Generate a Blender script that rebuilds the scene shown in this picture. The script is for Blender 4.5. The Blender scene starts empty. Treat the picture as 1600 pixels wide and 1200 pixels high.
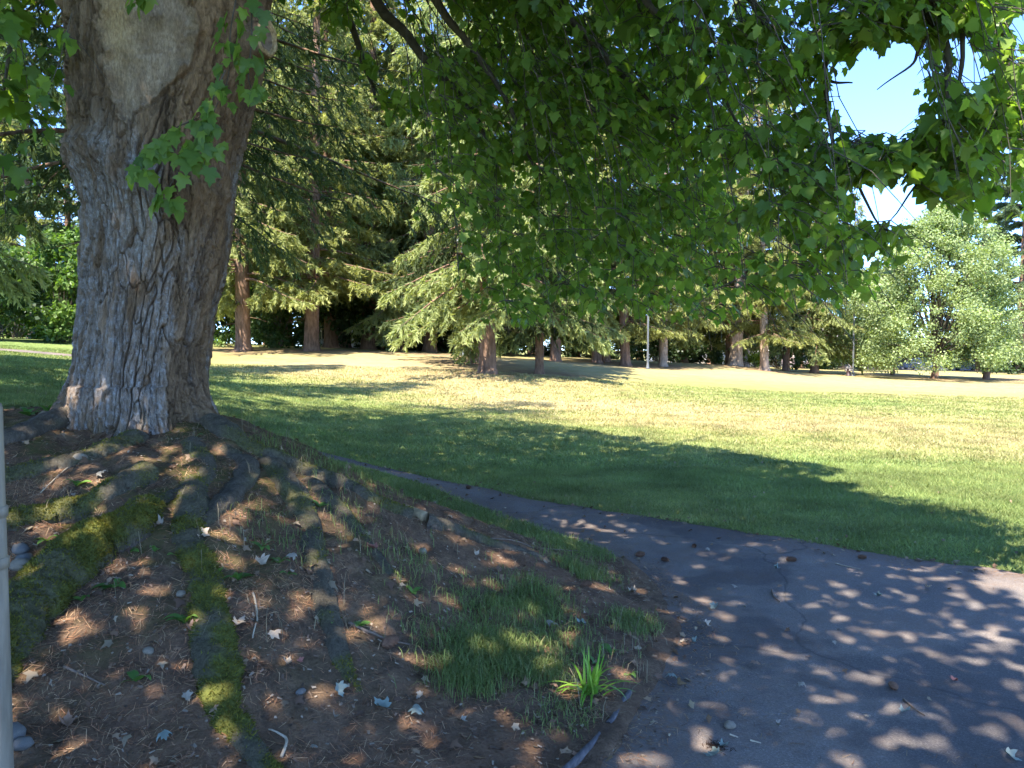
import bpy, math, random
import numpy as np
from mathutils import Vector, Matrix

rng = np.random.default_rng(7)
random.seed(7)
S = bpy.context.scene
C = S.collection
R = math.radians

# ------------------------------------------------------------------ camera
FPX, HOR, CAMZ = 1202.0, 545.0, 1.6
PITCH = math.atan((600 - HOR) / FPX)
cd = bpy.data.cameras.new('camera'); cam = bpy.data.objects.new('camera', cd); C.objects.link(cam)
cam.location = (0, 0, CAMZ); cam.rotation_euler = (math.pi / 2 - PITCH, 0, 0)
cd.sensor_width = 36; cd.lens = 36 * FPX / 1600; cd.clip_start = 0.05; cd.clip_end = 3000
S.camera = cam

# ------------------------------------------------------------------ sky, sun, exposure
SUN_EL = R(58); SUN_H = np.array([-0.52, -0.86]); SUN_H = SUN_H / np.linalg.norm(SUN_H)
W = bpy.data.worlds.new('World'); S.world = W; W.use_nodes = True
nt = W.node_tree; nt.nodes.clear()
sky = nt.nodes.new('ShaderNodeTexSky'); sky.sky_type = 'NISHITA'; sky.sun_disc = False
sky.sun_elevation = SUN_EL; sky.sun_rotation = math.atan2(SUN_H[0], SUN_H[1])
sky.air_density = 0.85; sky.dust_density = 0.0; sky.ozone_density = 4.5; sky.altitude = 4500
bg = nt.nodes.new('ShaderNodeBackground'); bg.inputs[1].default_value = 0.15
wo = nt.nodes.new('ShaderNodeOutputWorld')
mx = nt.nodes.new('ShaderNodeMix'); mx.data_type = 'RGBA'; mx.blend_type = 'MULTIPLY'; mx.inputs[0].default_value = 1.0; mx.inputs[7].default_value = (.82, .90, 1.0, 1)
nt.links.new(sky.outputs[0], mx.inputs[6]); nt.links.new(mx.outputs[2], bg.inputs[0]); nt.links.new(bg.outputs[0], wo.inputs[0])
sl = bpy.data.lights.new('sun', 'SUN'); sl.energy = 3.3; sl.angle = R(0.45); sl.color = (1, 0.93, 0.82)
so = bpy.data.objects.new('sun', sl); C.objects.link(so)
TOSUN = np.array([SUN_H[0] * math.cos(SUN_EL), SUN_H[1] * math.cos(SUN_EL), math.sin(SUN_EL)])
so.rotation_euler = (-Vector(TOSUN)).to_track_quat('-Z', 'Y').to_euler(); so.location = (0, 0, 60)
S.view_settings.view_transform = 'Standard'; S.view_settings.look = 'None'
S.view_settings.gamma = 1.0; S.view_settings.exposure = 2.7
S.view_settings.use_curve_mapping = False
cy = S.cycles
cy.use_denoising = True; cy.max_bounces = 7; cy.diffuse_bounces = 4; cy.glossy_bounces = 2
cy.transmission_bounces = 4; cy.transparent_max_bounces = 4; cy.sample_clamp_indirect = 6.0
cy.use_adaptive_sampling = True; cy.adaptive_threshold = 0.015
cy.caustics_reflective = False; cy.caustics_refractive = False

# ------------------------------------------------------------------ numeric helpers
def P(px, py, d):
    """photo pixel + depth along y (metres) -> world point"""
    u = (np.asarray(px, float) - 800) / FPX; v = (600 - np.asarray(py, float)) / FPX
    dy = math.cos(PITCH) + v * math.sin(PITCH); dz = -math.sin(PITCH) + v * math.cos(PITCH)
    s = d / dy
    return np.stack(np.broadcast_arrays(u * s, d + 0 * s, CAMZ + dz * s), -1)
def project(V):
    V = np.asarray(V, float); y = V[..., 1]; z = V[..., 2] - CAMZ
    f = y * math.cos(PITCH) - z * math.sin(PITCH); up = y * math.sin(PITCH) + z * math.cos(PITCH)
    f = np.where(np.abs(f) < 1e-3, 1e-3, f)
    return 800 + FPX * V[..., 0] / f, 600 - FPX * up / f, f
def norm(a):
    return a / np.maximum(np.linalg.norm(a, axis=-1, keepdims=True), 1e-9)
def sstep(a, b, x):
    t = np.clip((x - a) / (b - a), 0, 1); return t * t * (3 - 2 * t)
_perm = np.random.default_rng(3).permutation(512)
def _hash(i, j, k):
    return _perm[(_perm[(_perm[i & 511] + j) & 511] + k) & 511]
_g = norm(np.random.default_rng(5).normal(size=(512, 3)))
def perlin(x, y, z=0.0):
    x, y, z = np.broadcast_arrays(np.asarray(x, float), np.asarray(y, float), np.asarray(z, float))
    xi, yi, zi = np.floor(x).astype(int), np.floor(y).astype(int), np.floor(z).astype(int)
    fx, fy, fz = x - xi, y - yi, z - zi
    f = lambda t: t * t * t * (t * (t * 6 - 15) + 10)
    u, v, w = f(fx), f(fy), f(fz); r = 0
    for a in (0, 1):
        for b in (0, 1):
            for c in (0, 1):
                g = _g[_hash(xi + a, yi + b, zi + c)]
                n = g[..., 0] * (fx - a) + g[..., 1] * (fy - b) + g[..., 2] * (fz - c)
                r = r + n * (u if a else 1 - u) * (v if b else 1 - v) * (w if c else 1 - w)
    return r * 1.6
def fbm(x, y, z=0.0, o=4):
    r = 0; a = 1.0; s = 1.0
    for _ in range(o):
        r = r + a * perlin(x * s, y * s, np.asarray(z) * s + 3.1 * s); a *= .5; s *= 2.03
    return r
def inside(poly, x, y):
    poly = np.asarray(poly); r = np.zeros(np.shape(x), bool)
    for (x1, y1), (x2, y2) in zip(poly, np.roll(poly, -1, 0)):
        c = ((y1 > y) != (y2 > y)) & (x < (x2 - x1) * (y - y1) / (y2 - y1 + 1e-12) + x1)
        r ^= c
    return r
def sdist(poly, x, y):
    """signed distance, positive inside"""
    poly = np.asarray(poly, float); d = np.full(np.shape(x), 1e9)
    for a, b in zip(poly, np.roll(poly, -1, 0)):
        ab = b - a; t = np.clip(((x - a[0]) * ab[0] + (y - a[1]) * ab[1]) / (ab @ ab + 1e-12), 0, 1)
        d = np.minimum(d, np.hypot(x - a[0] - t * ab[0], y - a[1] - t * ab[1]))
    return np.where(inside(poly, x, y), d, -d)
def rbf(pts, c):
    pts = np.asarray(pts, float); XY, Z = pts[:, :2], pts[:, 2]
    k = lambda d2: np.sqrt(d2 + c * c)
    n = len(pts); A = k(((XY[:, None] - XY[None]) ** 2).sum(-1))
    M = np.zeros((n + 1, n + 1)); M[:n, :n] = A; M[:n, n] = 1; M[n, :n] = 1
    w = np.linalg.solve(M, np.append(Z, 0))
    def f(x, y):
        x, y = np.broadcast_arrays(np.asarray(x, float), np.asarray(y, float))
        r = np.full(x.shape, w[n])
        for (px, py), wi in zip(XY, w): r = r + wi * k((x - px) ** 2 + (y - py) ** 2)
        return r
    return f

# ------------------------------------------------------------------ mesh / object helpers
def make_mesh(name, V, faces, col=None, smooth=False, attrs=None):
    """V (n,3); faces: list of (m,k) int arrays; col: (n,3) point colour attribute 'Col'"""
    me = bpy.data.meshes.new(name)
    V = np.ascontiguousarray(V, np.float32); faces = [np.asarray(f, np.int32) for f in faces if len(f)]
    me.vertices.add(len(V)); me.vertices.foreach_set('co', V.ravel())
    li = np.concatenate([f.ravel() for f in faces]); cnt = np.concatenate([np.full(len(f), f.shape[1], np.int32) for f in faces])
    st = np.concatenate([[0], np.cumsum(cnt)[:-1]]).astype(np.int32)
    me.loops.add(len(li)); me.loops.foreach_set('vertex_index', li)
    me.polygons.add(len(cnt)); me.polygons.foreach_set('loop_start', st); me.polygons.foreach_set('loop_total', cnt)
    if smooth: me.polygons.foreach_set('use_smooth', np.ones(len(cnt), bool))
    if col is not None:
        a = me.attributes.new('Col', 'FLOAT_COLOR', 'POINT')
        a.data.foreach_set('color', np.concatenate([np.asarray(col), np.ones((len(V), 1))], 1).astype(np.float32).ravel())
    for k, v in (attrs or {}).items():
        a = me.attributes.new(k, 'FLOAT', 'POINT'); a.data.foreach_set('value', np.asarray(v, np.float32))
    me.update(calc_edges=True)
    return me
def link(name, me, mat=None, parent=None, loc=None):
    o = bpy.data.objects.new(name, me); C.objects.link(o)
    if mat is not None and me is not None and not me.materials: me.materials.append(mat)
    if parent is not None: o.parent = parent
    if loc is not None: o.location = loc
    return o
def tag(o, label, cat, group=None):
    o['label'] = label; o['category'] = cat
    if group: o['group'] = group
    return o
def empty(name, loc, label, cat, group=None, rz=0, sc=1):
    o = bpy.data.objects.new(name, None); C.objects.link(o); o.location = loc
    o.rotation_euler = (0, 0, rz); o.scale = (sc, sc, sc); o.empty_display_size = .2
    return tag(o, label, cat, group)
def copy_tree(o, parent=None):
    c = o.copy(); C.objects.link(c); c.parent = parent
    for ch in o.children: copy_tree(ch, c)
    return c
class MB:
    def __init__(s): s.V = []; s.T = []; s.Q = []; s.c = []; s.n = 0
    def add(s, V, tri=None, quad=None, col=None):
        V = np.asarray(V, float).reshape(-1, 3)
        if tri is not None and len(tri): s.T.append(np.asarray(tri) + s.n)
        if quad is not None and len(quad): s.Q.append(np.asarray(quad) + s.n)
        if col is not None: s.c.append(np.broadcast_to(np.asarray(col, float), (len(V), 3)))
        s.V.append(V); s.n += len(V); return s
    def mesh(s, name, smooth=False):
        f = []
        if s.T: f.append(np.concatenate(s.T))
        if s.Q: f.append(np.concatenate(s.Q))
        return make_mesh(name, np.concatenate(s.V), f, np.concatenate(s.c) if s.c else None, smooth)
    def box(s, c, d, rz=0, col=None):
        c = np.asarray(c, float); h = np.asarray(d, float) / 2
        v = np.array([[x, y, z] for z in (-1, 1) for y in (-1, 1) for x in (-1, 1)]) * h
        ca, sa = math.cos(rz), math.sin(rz); v = np.stack([v[:, 0] * ca - v[:, 1] * sa, v[:, 0] * sa + v[:, 1] * ca, v[:, 2]], 1) + c
        return s.add(v, None, [[0, 2, 3, 1], [4, 5, 7, 6], [0, 1, 5, 4], [2, 6, 7, 3], [0, 4, 6, 2], [1, 3, 7, 5]], col)
    def tube(s, pts, rad, n=6, col=None, cap=True):
        V, Q, T = tube(pts, rad, n, cap); return s.add(V, T, Q, col)
    def lathe(s, prof, n=16, o=(0, 0, 0), col=None):
        prof = np.asarray(prof, float); a = np.arange(n) * 2 * math.pi / n
        V = np.stack([prof[:, :1] * np.cos(a), prof[:, :1] * np.sin(a), np.repeat(prof[:, 1:], n, 1)], -1).reshape(-1, 3) + np.asarray(o)
        i = np.arange(n); j = (i + 1) % n; Q = [np.stack([k * n + i, k * n + j, (k + 1) * n + j, (k + 1) * n + i], 1) for k in range(len(prof) - 1)]
        return s.add(V, None, np.concatenate(Q), col)
def tube(pts, rad, n=6, cap=True):
    pts = np.asarray(pts, float); m = len(pts); rad = np.broadcast_to(np.asarray(rad, float), (m,))
    t = norm(np.gradient(pts, axis=0)); ref = np.array([0, 0, 1.0]) if abs(t[0, 2]) < .9 else np.array([1.0, 0, 0])
    a = np.empty_like(pts); x = norm(np.cross(ref, t[0]))
    for i in range(m):
        x = x - t[i] * (x @ t[i]); x = x / (np.linalg.norm(x) + 1e-9); a[i] = x
    b = np.cross(t, a); th = np.arange(n) * 2 * math.pi / n
    V = (pts[:, None] + rad[:, None, None] * (a[:, None] * np.cos(th)[None, :, None] + b[:, None] * np.sin(th)[None, :, None])).reshape(-1, 3)
    i = np.arange(n); j = (i + 1) % n
    Q = np.concatenate([np.stack([k * n + i, k * n + j, (k + 1) * n + j, (k + 1) * n + i], 1) for k in range(m - 1)])
    T = np.zeros((0, 3), int)
    if cap:
        V = np.concatenate([V, pts[:1], pts[-1:]]); c0, c1 = m * n, m * n + 1
        T = np.concatenate([np.stack([np.full(n, c0), j, i], 1), np.stack([np.full(n, c1), (m - 1) * n + i, (m - 1) * n + j], 1)])
    return V, Q, T
def smooth_path(pts, n):
    """Catmull-Rom resample"""
    p = np.asarray(pts, float); p = np.concatenate([2 * p[:1] - p[1:2], p, 2 * p[-1:] - p[-2:-1]])
    u = np.linspace(0, len(p) - 3 - 1e-6, n); i = u.astype(int); t = (u - i)[:, None]
    a, b, c, d = p[i], p[i + 1], p[i + 2], p[i + 3]
    return .5 * (2 * b + (c - a) * t + (2 * a - 5 * b + 4 * c - d) * t ** 2 + (3 * b - a - 3 * c + d) * t ** 3)

# ------------------------------------------------------------------ materials
def mat(name, build):
    m = bpy.data.materials.new(name); m.use_nodes = True; n = m.node_tree.nodes; L = m.node_tree.links
    n.clear(); out = n.new('ShaderNodeOutputMaterial'); sh = build(m, n, L)
    L.new(sh.outputs[0], out.inputs[0]); return m
def node(n, t, **kw):
    x = n.new(t)
    for k, v in kw.items(): setattr(x, k, v)
    return x
def noise(n, L, scale, detail=4, rough=.55, vec=None, coord='Object', stretch=None):
    tc = n.new('ShaderNodeTexCoord'); t = n.new('ShaderNodeTexNoise')
    t.inputs['Scale'].default_value = scale; t.inputs['Detail'].default_value = detail; t.inputs['Roughness'].default_value = rough
    src = tc.outputs[coord]
    if stretch:
        mp = n.new('ShaderNodeMapping'); mp.inputs['Scale'].default_value = stretch; L.new(src, mp.inputs[0]); src = mp.outputs[0]
    L.new(src, t.inputs['Vector']); return t.outputs[0]
def ramp(n, L, fac, stops):
    r = n.new('ShaderNodeValToRGB'); e = r.color_ramp.elements
    while len(e) < len(stops): e.new(.5)
    for i, (p, c) in enumerate(stops):
        e[i].position = p; e[i].color = (*c, 1) if len(c) == 3 else c
    L.new(fac, r.inputs[0]); return r.outputs[0]
def mixc(n, L, fac, a, b, mode='MIX'):
    x = n.new('ShaderNodeMix'); x.data_type = 'RGBA'; x.blend_type = mode
    for s, v in ((x.inputs[0], fac), (x.inputs[6], a), (x.inputs[7], b)):
        if hasattr(v, 'is_output'): L.new(v, s)
        else: s.default_value = v if not isinstance(v, tuple) else (*v, 1)
    return x.outputs[2]
def math_(n, L, op, a, b=0.0, clamp=False):
    x = n.new('ShaderNodeMath'); x.operation = op; x.use_clamp = clamp
    for s, v in ((x.inputs[0], a), (x.inputs[1], b)):
        if hasattr(v, 'is_output'): L.new(v, s)
        else: s.default_value = v
    return x.outputs[0]
def attr(n, name, out='Color'):
    a = n.new('ShaderNodeAttribute'); a.attribute_name = name; return a.outputs[out]
def bsdf(n, L, col, rough=.8, bump=None, bs=.3, bd=.02, spec=.3, metal=0):
    p = n.new('ShaderNodeBsdfPrincipled')
    if hasattr(col, 'is_output'): L.new(col, p.inputs['Base Color'])
    else: p.inputs['Base Color'].default_value = (*col, 1)
    if hasattr(rough, 'is_output'): L.new(rough, p.inputs['Roughness'])
    else: p.inputs['Roughness'].default_value = rough
    p.inputs['Specular IOR Level'].default_value = spec; p.inputs['Metallic'].default_value = metal
    if bump is not None:
        b = n.new('ShaderNodeBump'); b.inputs['Strength'].default_value = bs; b.inputs['Distance'].default_value = bd
        L.new(bump, b.inputs['Height']); L.new(b.outputs[0], p.inputs['Normal'])
    return p
def plain(name, col, rough=.7, var=.25, scale=8, bs=.2, metal=0, spec=.3):
    def f(m, n, L):
        t = noise(n, L, scale, 5)
        c = ramp(n, L, t, [(.3, tuple(x * (1 - var) for x in col)), (.7, tuple(min(1, x * (1 + var)) for x in col))])
        return bsdf(n, L, c, rough, t, bs, .01, spec, metal)
    return mat(name, f)
def leafy(name, trans=.4, rough=.5, tint=(1, 1, 1), spec=.35, tcol=(1.25, 1.35, .45), rnd=None):
    """foliage: point colour 'Col' (or random per object), with light passing through"""
    def f(m, n, L):
        if rnd:
            oi = n.new('ShaderNodeObjectInfo'); c = ramp(n, L, oi.outputs['Random'], rnd)
        else: c = attr(n, 'Col')
        if tint != (1, 1, 1): c = mixc(n, L, 1.0, c, tint, 'MULTIPLY')
        p = bsdf(n, L, c, rough, spec=spec)
        t = n.new('ShaderNodeBsdfTranslucent'); L.new(mixc(n, L, 1.0, c, tcol, 'MULTIPLY'), t.inputs[0])
        x = n.new('ShaderNodeMixShader'); x.inputs[0].default_value = trans
        L.new(p.outputs[0], x.inputs[1]); L.new(t.outputs[0], x.inputs[2]); return x
    return mat(name, f)

M = {}
M['leaf'] = leafy('maple_leaf_bulk', .6, .42)
M['needle'] = leafy('needles', .48, .55, tcol=(1.3, 1.3, .6), spec=.2)
M['shrub'] = leafy('shrub_leaf', .4, .5)
M['grass'] = leafy('grass_blade', .35, .55, spec=.2, tcol=(1.2, 1.2, .6))
M['litter'] = leafy('litter', .1, .8, spec=.1)
M['moss'] = leafy('moss', .3, .9, spec=.05)
def _bark(m, n, L):
    c = attr(n, 'Col'); f = noise(n, L, 90, 6, .7, stretch=(1, 1, .35)); g = noise(n, L, 14, 5, .6, stretch=(1, 1, .5))
    c = mixc(n, L, .75, c, ramp(n, L, f, [(.3, (.45, .43, .42)), (.7, (1.6, 1.6, 1.6))]), 'MULTIPLY')
    c = mixc(n, L, .6, c, ramp(n, L, g, [(.3, (.7, .68, .66)), (.7, (1.3, 1.3, 1.3))]), 'MULTIPLY')
    h_ = noise(n, L, 38, 6, .75, stretch=(1, 1, .8)); c = mixc(n, L, math_(n, L, 'MULTIPLY', attr(n, 'lichen', 'Fac'), ramp(n, L, h_, [(.5, (0, 0, 0)), (.62, (1, 1, 1))])), c, (.33, .315, .3))
    return bsdf(n, L, c, .9, f, 1.0, .02, .12)
M['bark'] = mat('maple_bark', _bark)
def _cbark(col):
    def f(m, n, L):
        a = noise(n, L, 9, 6, .65, stretch=(1, 1, .3)); b = noise(n, L, 2.2, 3, .5, stretch=(1, 1, .5))
        c = ramp(n, L, a, [(.32, tuple(x * .5 for x in col)), (.52, col), (.75, tuple(x * 1.5 for x in col))])
        c = mixc(n, L, .5, c, ramp(n, L, b, [(.35, (.7, .7, .7)), (.65, (1.25, 1.2, 1.15))]), 'MULTIPLY')
        return bsdf(n, L, c, .9, a, .9, .05, .1)
    return f
M['cbark'] = mat('conifer_bark', _cbark((.2, .125, .085)))
M['pbark'] = mat('pale_bark', _cbark((.36, .27, .2)))
M['twig'] = plain('twig_bark', (.075, .06, .045), .85, .4, 20, .4)
M['rootbark'] = M['bark']
M['cutwood'] = plain('sawn_wood', (.3, .22, .12), .75, .3, 25, .5)
M['hollow'] = plain('weathered_heartwood', (.16, .11, .07), .9, .4, 30, .6)

# ------------------------------------------------------------------ terrain
TX, TY = -2.36, 5.2                     # the big maple
ctl = [(.3,2.9,0),(1,1,0),(3,1,0),(-.6,0,0),(3.6,5.4,0),(6,3,0),(.95,5.7,0),(1,7.3,0),(2.4,6.3,0),(-.74,8.9,.02),(-1.66,10,.05),(-2.6,10,.22),
 (4,10,0),(8,8,0),(0,14,.05),(6,15,0),(2.4,20,.12),(0,-4,0),(-3,-3,.1),(5,-4,0),(10,0,0),(12,14,-.05),
 (TX,TY,1.16),(TX-.5,TY+.3,1.15),(TX,TY+.6,1.08),(TX+.45,TY-.2,1.03),(TX-.1,TY-.55,1.05),(-1.24,5.45,.74),(-.49,5.25,.46),(.76,5.5,.02),(.8,4.5,.02),(.1,5.4,.22),
 (-2.35,4.2,.9),(-2.2,3.5,.56),(-1.9,2.7,.26),(-1.66,2.2,.14),(-1.2,3.6,.46),(-.3,3.3,.1),(-1.2,4.4,.7),(-.3,4.3,.3),(-.8,2.8,.13),
 (-3.2,5,1.14),(-3.5,3.5,.78),(-3,2.4,.4),(-5,4,1.1),(-6,6,1.2),(-5,9,1.14),(-2.8,7,.86),(-1.7,7,.3),(-.6,6.4,.12),(-3.3,10.3,.36),(-4.6,11.3,.42),(-5.6,8.7,1.15),
 (-9,14,1.25),(-12,18,1.38),(-17,27,1.49),(-22,34,2.0),(-13.4,35,1.5),(-7.2,36,1.36),(-.96,29,.68),(1.9,38,.97),(7.9,45,.45),(15,52,.5),(25.7,58,-.48),(30,55,-.5),(50,100,-1.1),
 (36,46,-.8),(24,47,-.8),(20,36,-.3),(2,20,.06),(-4,16,.32),(-7.3,22,.6),(-11.7,30,1.0),(4,27,.2),(-3,24,.45),(10,30,-.05),(-40,60,2.6),(0,60,1.2),(60,70,-1),(0,95,.6),(-60,110,2),
 (-300,300,3),(0,400,0),(300,300,-2),(300,0,-1),(-300,0,3),(0,-200,0),(-30,10,1.6),(40,15,-.3)]
H0 = rbf(ctl, .45)
def Hf(x, y):
    h = H0(x, y); near = np.exp(-((np.asarray(x) - TX) ** 2 + (np.asarray(y) - TY) ** 2) / 12)
    return h + .05 * near * fbm(np.asarray(x) * 1.7, np.asarray(y) * 1.7, 1.5, 3) + .012 * fbm(np.asarray(x) * .6, np.asarray(y) * .6, 9.5, 2) * (np.asarray(y) > 8)
def H1(x, y): return float(Hf(np.array([x]), np.array([y]))[0])
_ds = np.concatenate([np.arange(1.5, 12, .02), np.arange(12, 120, .1)])
def G(px, py):
    """where the line of sight through a pixel meets the ground"""
    q = P(px, py, _ds); below = q[:, 2] <= Hf(q[:, 0], q[:, 1])
    i = int(np.argmax(below)) if below.any() else len(_ds) - 1
    return np.array([q[i, 0], q[i, 1], H1(q[i, 0], q[i, 1])])
def at(px, d):
    x = (px - 800) / FPX * d; return np.array([x, d, H1(x, d)])

left_edge = [(-1.5,-2),(-.3,.5),(0,1.8),(.24,2.94),(.55,3.6),(.86,4.32),(.86,5.13),(.76,5.7),(.5,6.3),(0,7.2),(-.69,8.3),(-1.35,9.05),(-2.1,9.5),(-3.1,9.8),(-4.2,10.5),(-5.6,13.3),(-7.4,18),(-10,24),(-12,26.2),(-20,26.6),(-45,28)]
right_edge = [(12,-2),(12,.5),(11,1.8),(9,2.94),(7,3.9),(5.2,4.7),(3.9,5.25),(3.0,5.85),(2.3,6.4),(1.15,7.4),(-.15,8.6),(-1.05,9.35),(-1.9,10.2),(-3.05,10.8),(-4.6,11.8),(-6.6,14.2),(-8.5,18.6),(-10.3,25.2),(-11.5,27.6),(-20,28.0),(-45,29.4)]
path_poly = left_edge + right_edge[::-1]
soil_poly = [(-5,-1),(-.3,.5),(0,1.8),(.5,2.94),(.85,3.6),(1.12,4.4),(1.1,5.2),(1.0,5.75),(.35,5.95),(-.3,6.0),(-.9,6.25),(-1.6,6.5),(-2.4,6.3),(-3.2,6.0),(-4.0,5.5),(-5.2,4.9)]
# dryness of the lawn (0 green .. 1 straw)
dry = rbf([(-8,28,.95),(-3,26,1),(-10,33,.8),(2,28,.8),(-1,21,.9),(3,18,.95),(6,15,.85),(9,12,.7),(4,24,.6),(8,30,.45),(14,28,.55),(10,22,.42),(18,24,.6),(14,38,.9),(25,45,.9),(4,10,.12),(6,8,.1),(9,9,.25),(0,11,.15),(-3,13,.2),(-8,18,.1),(-15,25,.1),(-20,32,.05),(0,16,.4),(5,36,.85),(-2,38,.9),(20,60,.8),(35,50,.9),(12,16,.7),(14,14,.45),(8,18,.75),(-1,9.5,.35),(2,8,.2),(-5,22,.45),(100,100,.6),(-100,100,.2),(0,-50,.3),(50,20,.5)], 1.0)
def dryf(x, y): return np.clip(dry(x, y) + .28 * fbm(x * .35, y * .8, 4.4, 4), 0, 1)

TREE_PX = [(380,36),(487,38),(762,29),(741,34),(843,30.5),(868,41),(932,47),(946,49),(977,46),(1036,48),(1149,52),(1195,50),(1228,60),(1273,60),(1461,55),(1542,56),(1395,62),(1600,58),(560,40),(640,42),(700,40)]
def duff(x, y):
    r = np.zeros(np.shape(x))
    for px_, d_ in TREE_PX: r = np.maximum(r, 1.15 * np.exp(-(((x - (px_ - 800) / FPX * d_) / 2.3) ** 2 + ((y - d_) / 2.6) ** 2)))
    return np.clip(r, 0, 1)
def axis(lo, hi, n, a, c=0.0):
    t = np.linspace(math.asinh((lo - c) / a), math.asinh((hi - c) / a), n); return c + a * np.sinh(t)
gx = axis(-700, 700, 240, 3.2, -.5); gy = axis(-60, 900, 250, 3.2, 6)
X, Y = np.meshgrid(gx, gy); Z = Hf(X, Y)
low = np.maximum(sdist(path_poly, X, Y), sdist(soil_poly, X, Y)); Z = Z - .06 * sstep(.1, .32, low)
n = len(gx); i = np.arange(len(gy) - 1)[:, None] * n + np.arange(n - 1)[None]; i = i.ravel()
def _lawn(m, n, L):
    d = attr(n, 'dry', 'Fac'); f = noise(n, L, 2.2, 6, .62); g = noise(n, L, 42, 5, .7); b = noise(n, L, .5, 4, stretch=(.5, 1.6, 1)); s = noise(n, L, 6, 5, .7, stretch=(.35, 2.2, 1))
    k = math_(n, L, 'ADD', d, math_(n, L, 'MULTIPLY', math_(n, L, 'SUBTRACT', f, .5), .9))
    k = math_(n, L, 'ADD', k, math_(n, L, 'MULTIPLY', math_(n, L, 'SUBTRACT', s, .5), .7), True)
    c = ramp(n, L, k, [(.0, (.145, .2, .062)), (.38, (.21, .24, .085)), (.68, (.30, .265, .11)), (1, (.38, .305, .16))])
    c = mixc(n, L, .8, c, ramp(n, L, g, [(.28, (.5, .5, .48)), (.72, (1.5, 1.5, 1.45))]), 'MULTIPLY')
    c = mixc(n, L, .5, c, ramp(n, L, b, [(.35, (.8, .84, .8)), (.65, (1.2, 1.17, 1.15))]), 'MULTIPLY')
    du = math_(n, L, 'MULTIPLY', attr(n, 'duff', 'Fac'), ramp(n, L, noise(n, L, 1.4, 5, .7), [(.3, (.2, .2, .2)), (.6, (1, 1, 1))]))
    c = mixc(n, L, du, c, (.24, .15, .095))
    return bsdf(n, L, c, .95, g, 1.0, .05, .05)
M['lawn'] = mat('lawn', _lawn)
lawn = link('lawn', make_mesh('lawn', np.stack([X, Y, Z], -1).reshape(-1, 3), [np.stack([i, i + 1, i + n + 1, i + n], 1)], smooth=True, attrs={'dry': np.clip(dry(X, Y), 0, 1).ravel(), 'duff': duff(X, Y).ravel()}), M['lawn'])
lawn['kind'] = 'structure'

# asphalt path
def _path(m, n, L):
    a = noise(n, L, 110, 5, .85); b = noise(n, L, 1.1, 6, .7); v = n.new('ShaderNodeTexVoronoi'); v.inputs['Scale'].default_value = 75
    tc = n.new('ShaderNodeTexCoord'); L.new(tc.outputs['Object'], v.inputs['Vector'])
    sp = noise(n, L, 55, 3, .6)
    c = ramp(n, L, a, [(.3, (.062, .054, .048)), (.55, (.14, .122, .108)), (.78, (.36, .32, .285))])
    c = mixc(n, L, .75, c, ramp(n, L, b, [(.3, (.66, .66, .68)), (.7, (1.4, 1.36, 1.3))]), 'MULTIPLY')
    c = mixc(n, L, ramp(n, L, v.outputs['Distance'], [(.0, (.8, .8, .8)), (.16, (0, 0, 0))]), c, (.33, .31, .29))
    # dust and brown litter film gathered in drifts and along the edge
    e = attr(n, 'edge', 'Fac'); q = noise(n, L, 1.7, 6, .7)
    k = math_(n, L, 'MULTIPLY', ramp(n, L, math_(n, L, 'ADD', q, math_(n, L, 'MULTIPLY', e, .3)), [(.46, (0, 0, 0)), (.68, (1, 1, 1))]), ramp(n, L, sp, [(.35, (0, 0, 0)), (.6, (.85, .85, .85))]))
    c = mixc(n, L, k, c, (.13, .088, .062))
    pv = noise(n, L, .45, 5, .6); c = mixc(n, L, 1.0, c, ramp(n, L, pv, [(.44, (.74, .74, .76)), (.47, (1.12, 1.1, 1.08)), (.6, (1.0, 1.0, 1.0)), (.63, (.86, .85, .84))]), 'MULTIPLY')
    # fine cracks
    w = n.new('ShaderNodeTexVoronoi'); w.feature = 'DISTANCE_TO_EDGE'; w.inputs['Scale'].default_value = .55; w.inputs['Randomness'].default_value = 1
    wn = n.new('ShaderNodeTexNoise'); wn.inputs['Scale'].default_value = 2.5; wn.inputs['Detail'].default_value = 6
    L.new(tc.outputs['Object'], wn.inputs['Vector']); mv = n.new('ShaderNodeMix'); mv.data_type = 'VECTOR'; mv.inputs[0].default_value = .25
    L.new(tc.outputs['Object'], mv.inputs[4]); L.new(wn.outputs['Color'], mv.inputs[5]); L.new(mv.outputs[1], w.inputs['Vector'])
    ck = ramp(n, L, w.outputs['Distance'], [(.0, (1, 1, 1)), (.006, (0, 0, 0))])
    c = mixc(n, L, math_(n, L, 'MULTIPLY', ck, .55), c, (.035, .03, .028))
    h = math_(n, L, 'SUBTRACT', a, math_(n, L, 'MULTIPLY', ck, .8))
    return bsdf(n, L, c, .85, h, .55, .006, .25)
M['path'] = mat('asphalt', _path)
M['street'] = plain('street_asphalt', (.06, .06, .065), .9, .2, 3, .2)
le = smooth_path(np.array(left_edge), 560); re = smooth_path(np.array(right_edge), 560)
le = le + .07 * np.stack([fbm(le[:, 0] * 2.2, le[:, 1] * 2.2, 2.2, 4), fbm(le[:, 0] * 2.2, le[:, 1] * 2.2, 7.7, 4)], 1)
re = re + .07 * np.stack([fbm(re[:, 0] * 2.2, re[:, 1] * 2.2, 12.2, 4), fbm(re[:, 0] * 2.2, re[:, 1] * 2.2, 17.7, 4)], 1)
nt_ = 44; t = np.linspace(0, 1, nt_)[None, :, None]; g2 = le[:, None] * (1 - t) + re[:, None] * t
zz = Hf(g2[..., 0], g2[..., 1]) + .006 + .006 * fbm(g2[..., 0] * 1.3, g2[..., 1] * 1.3, 5.5, 3)
i = (np.arange(len(le) - 1)[:, None] * nt_ + np.arange(nt_ - 1)[None]).ravel()
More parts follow.
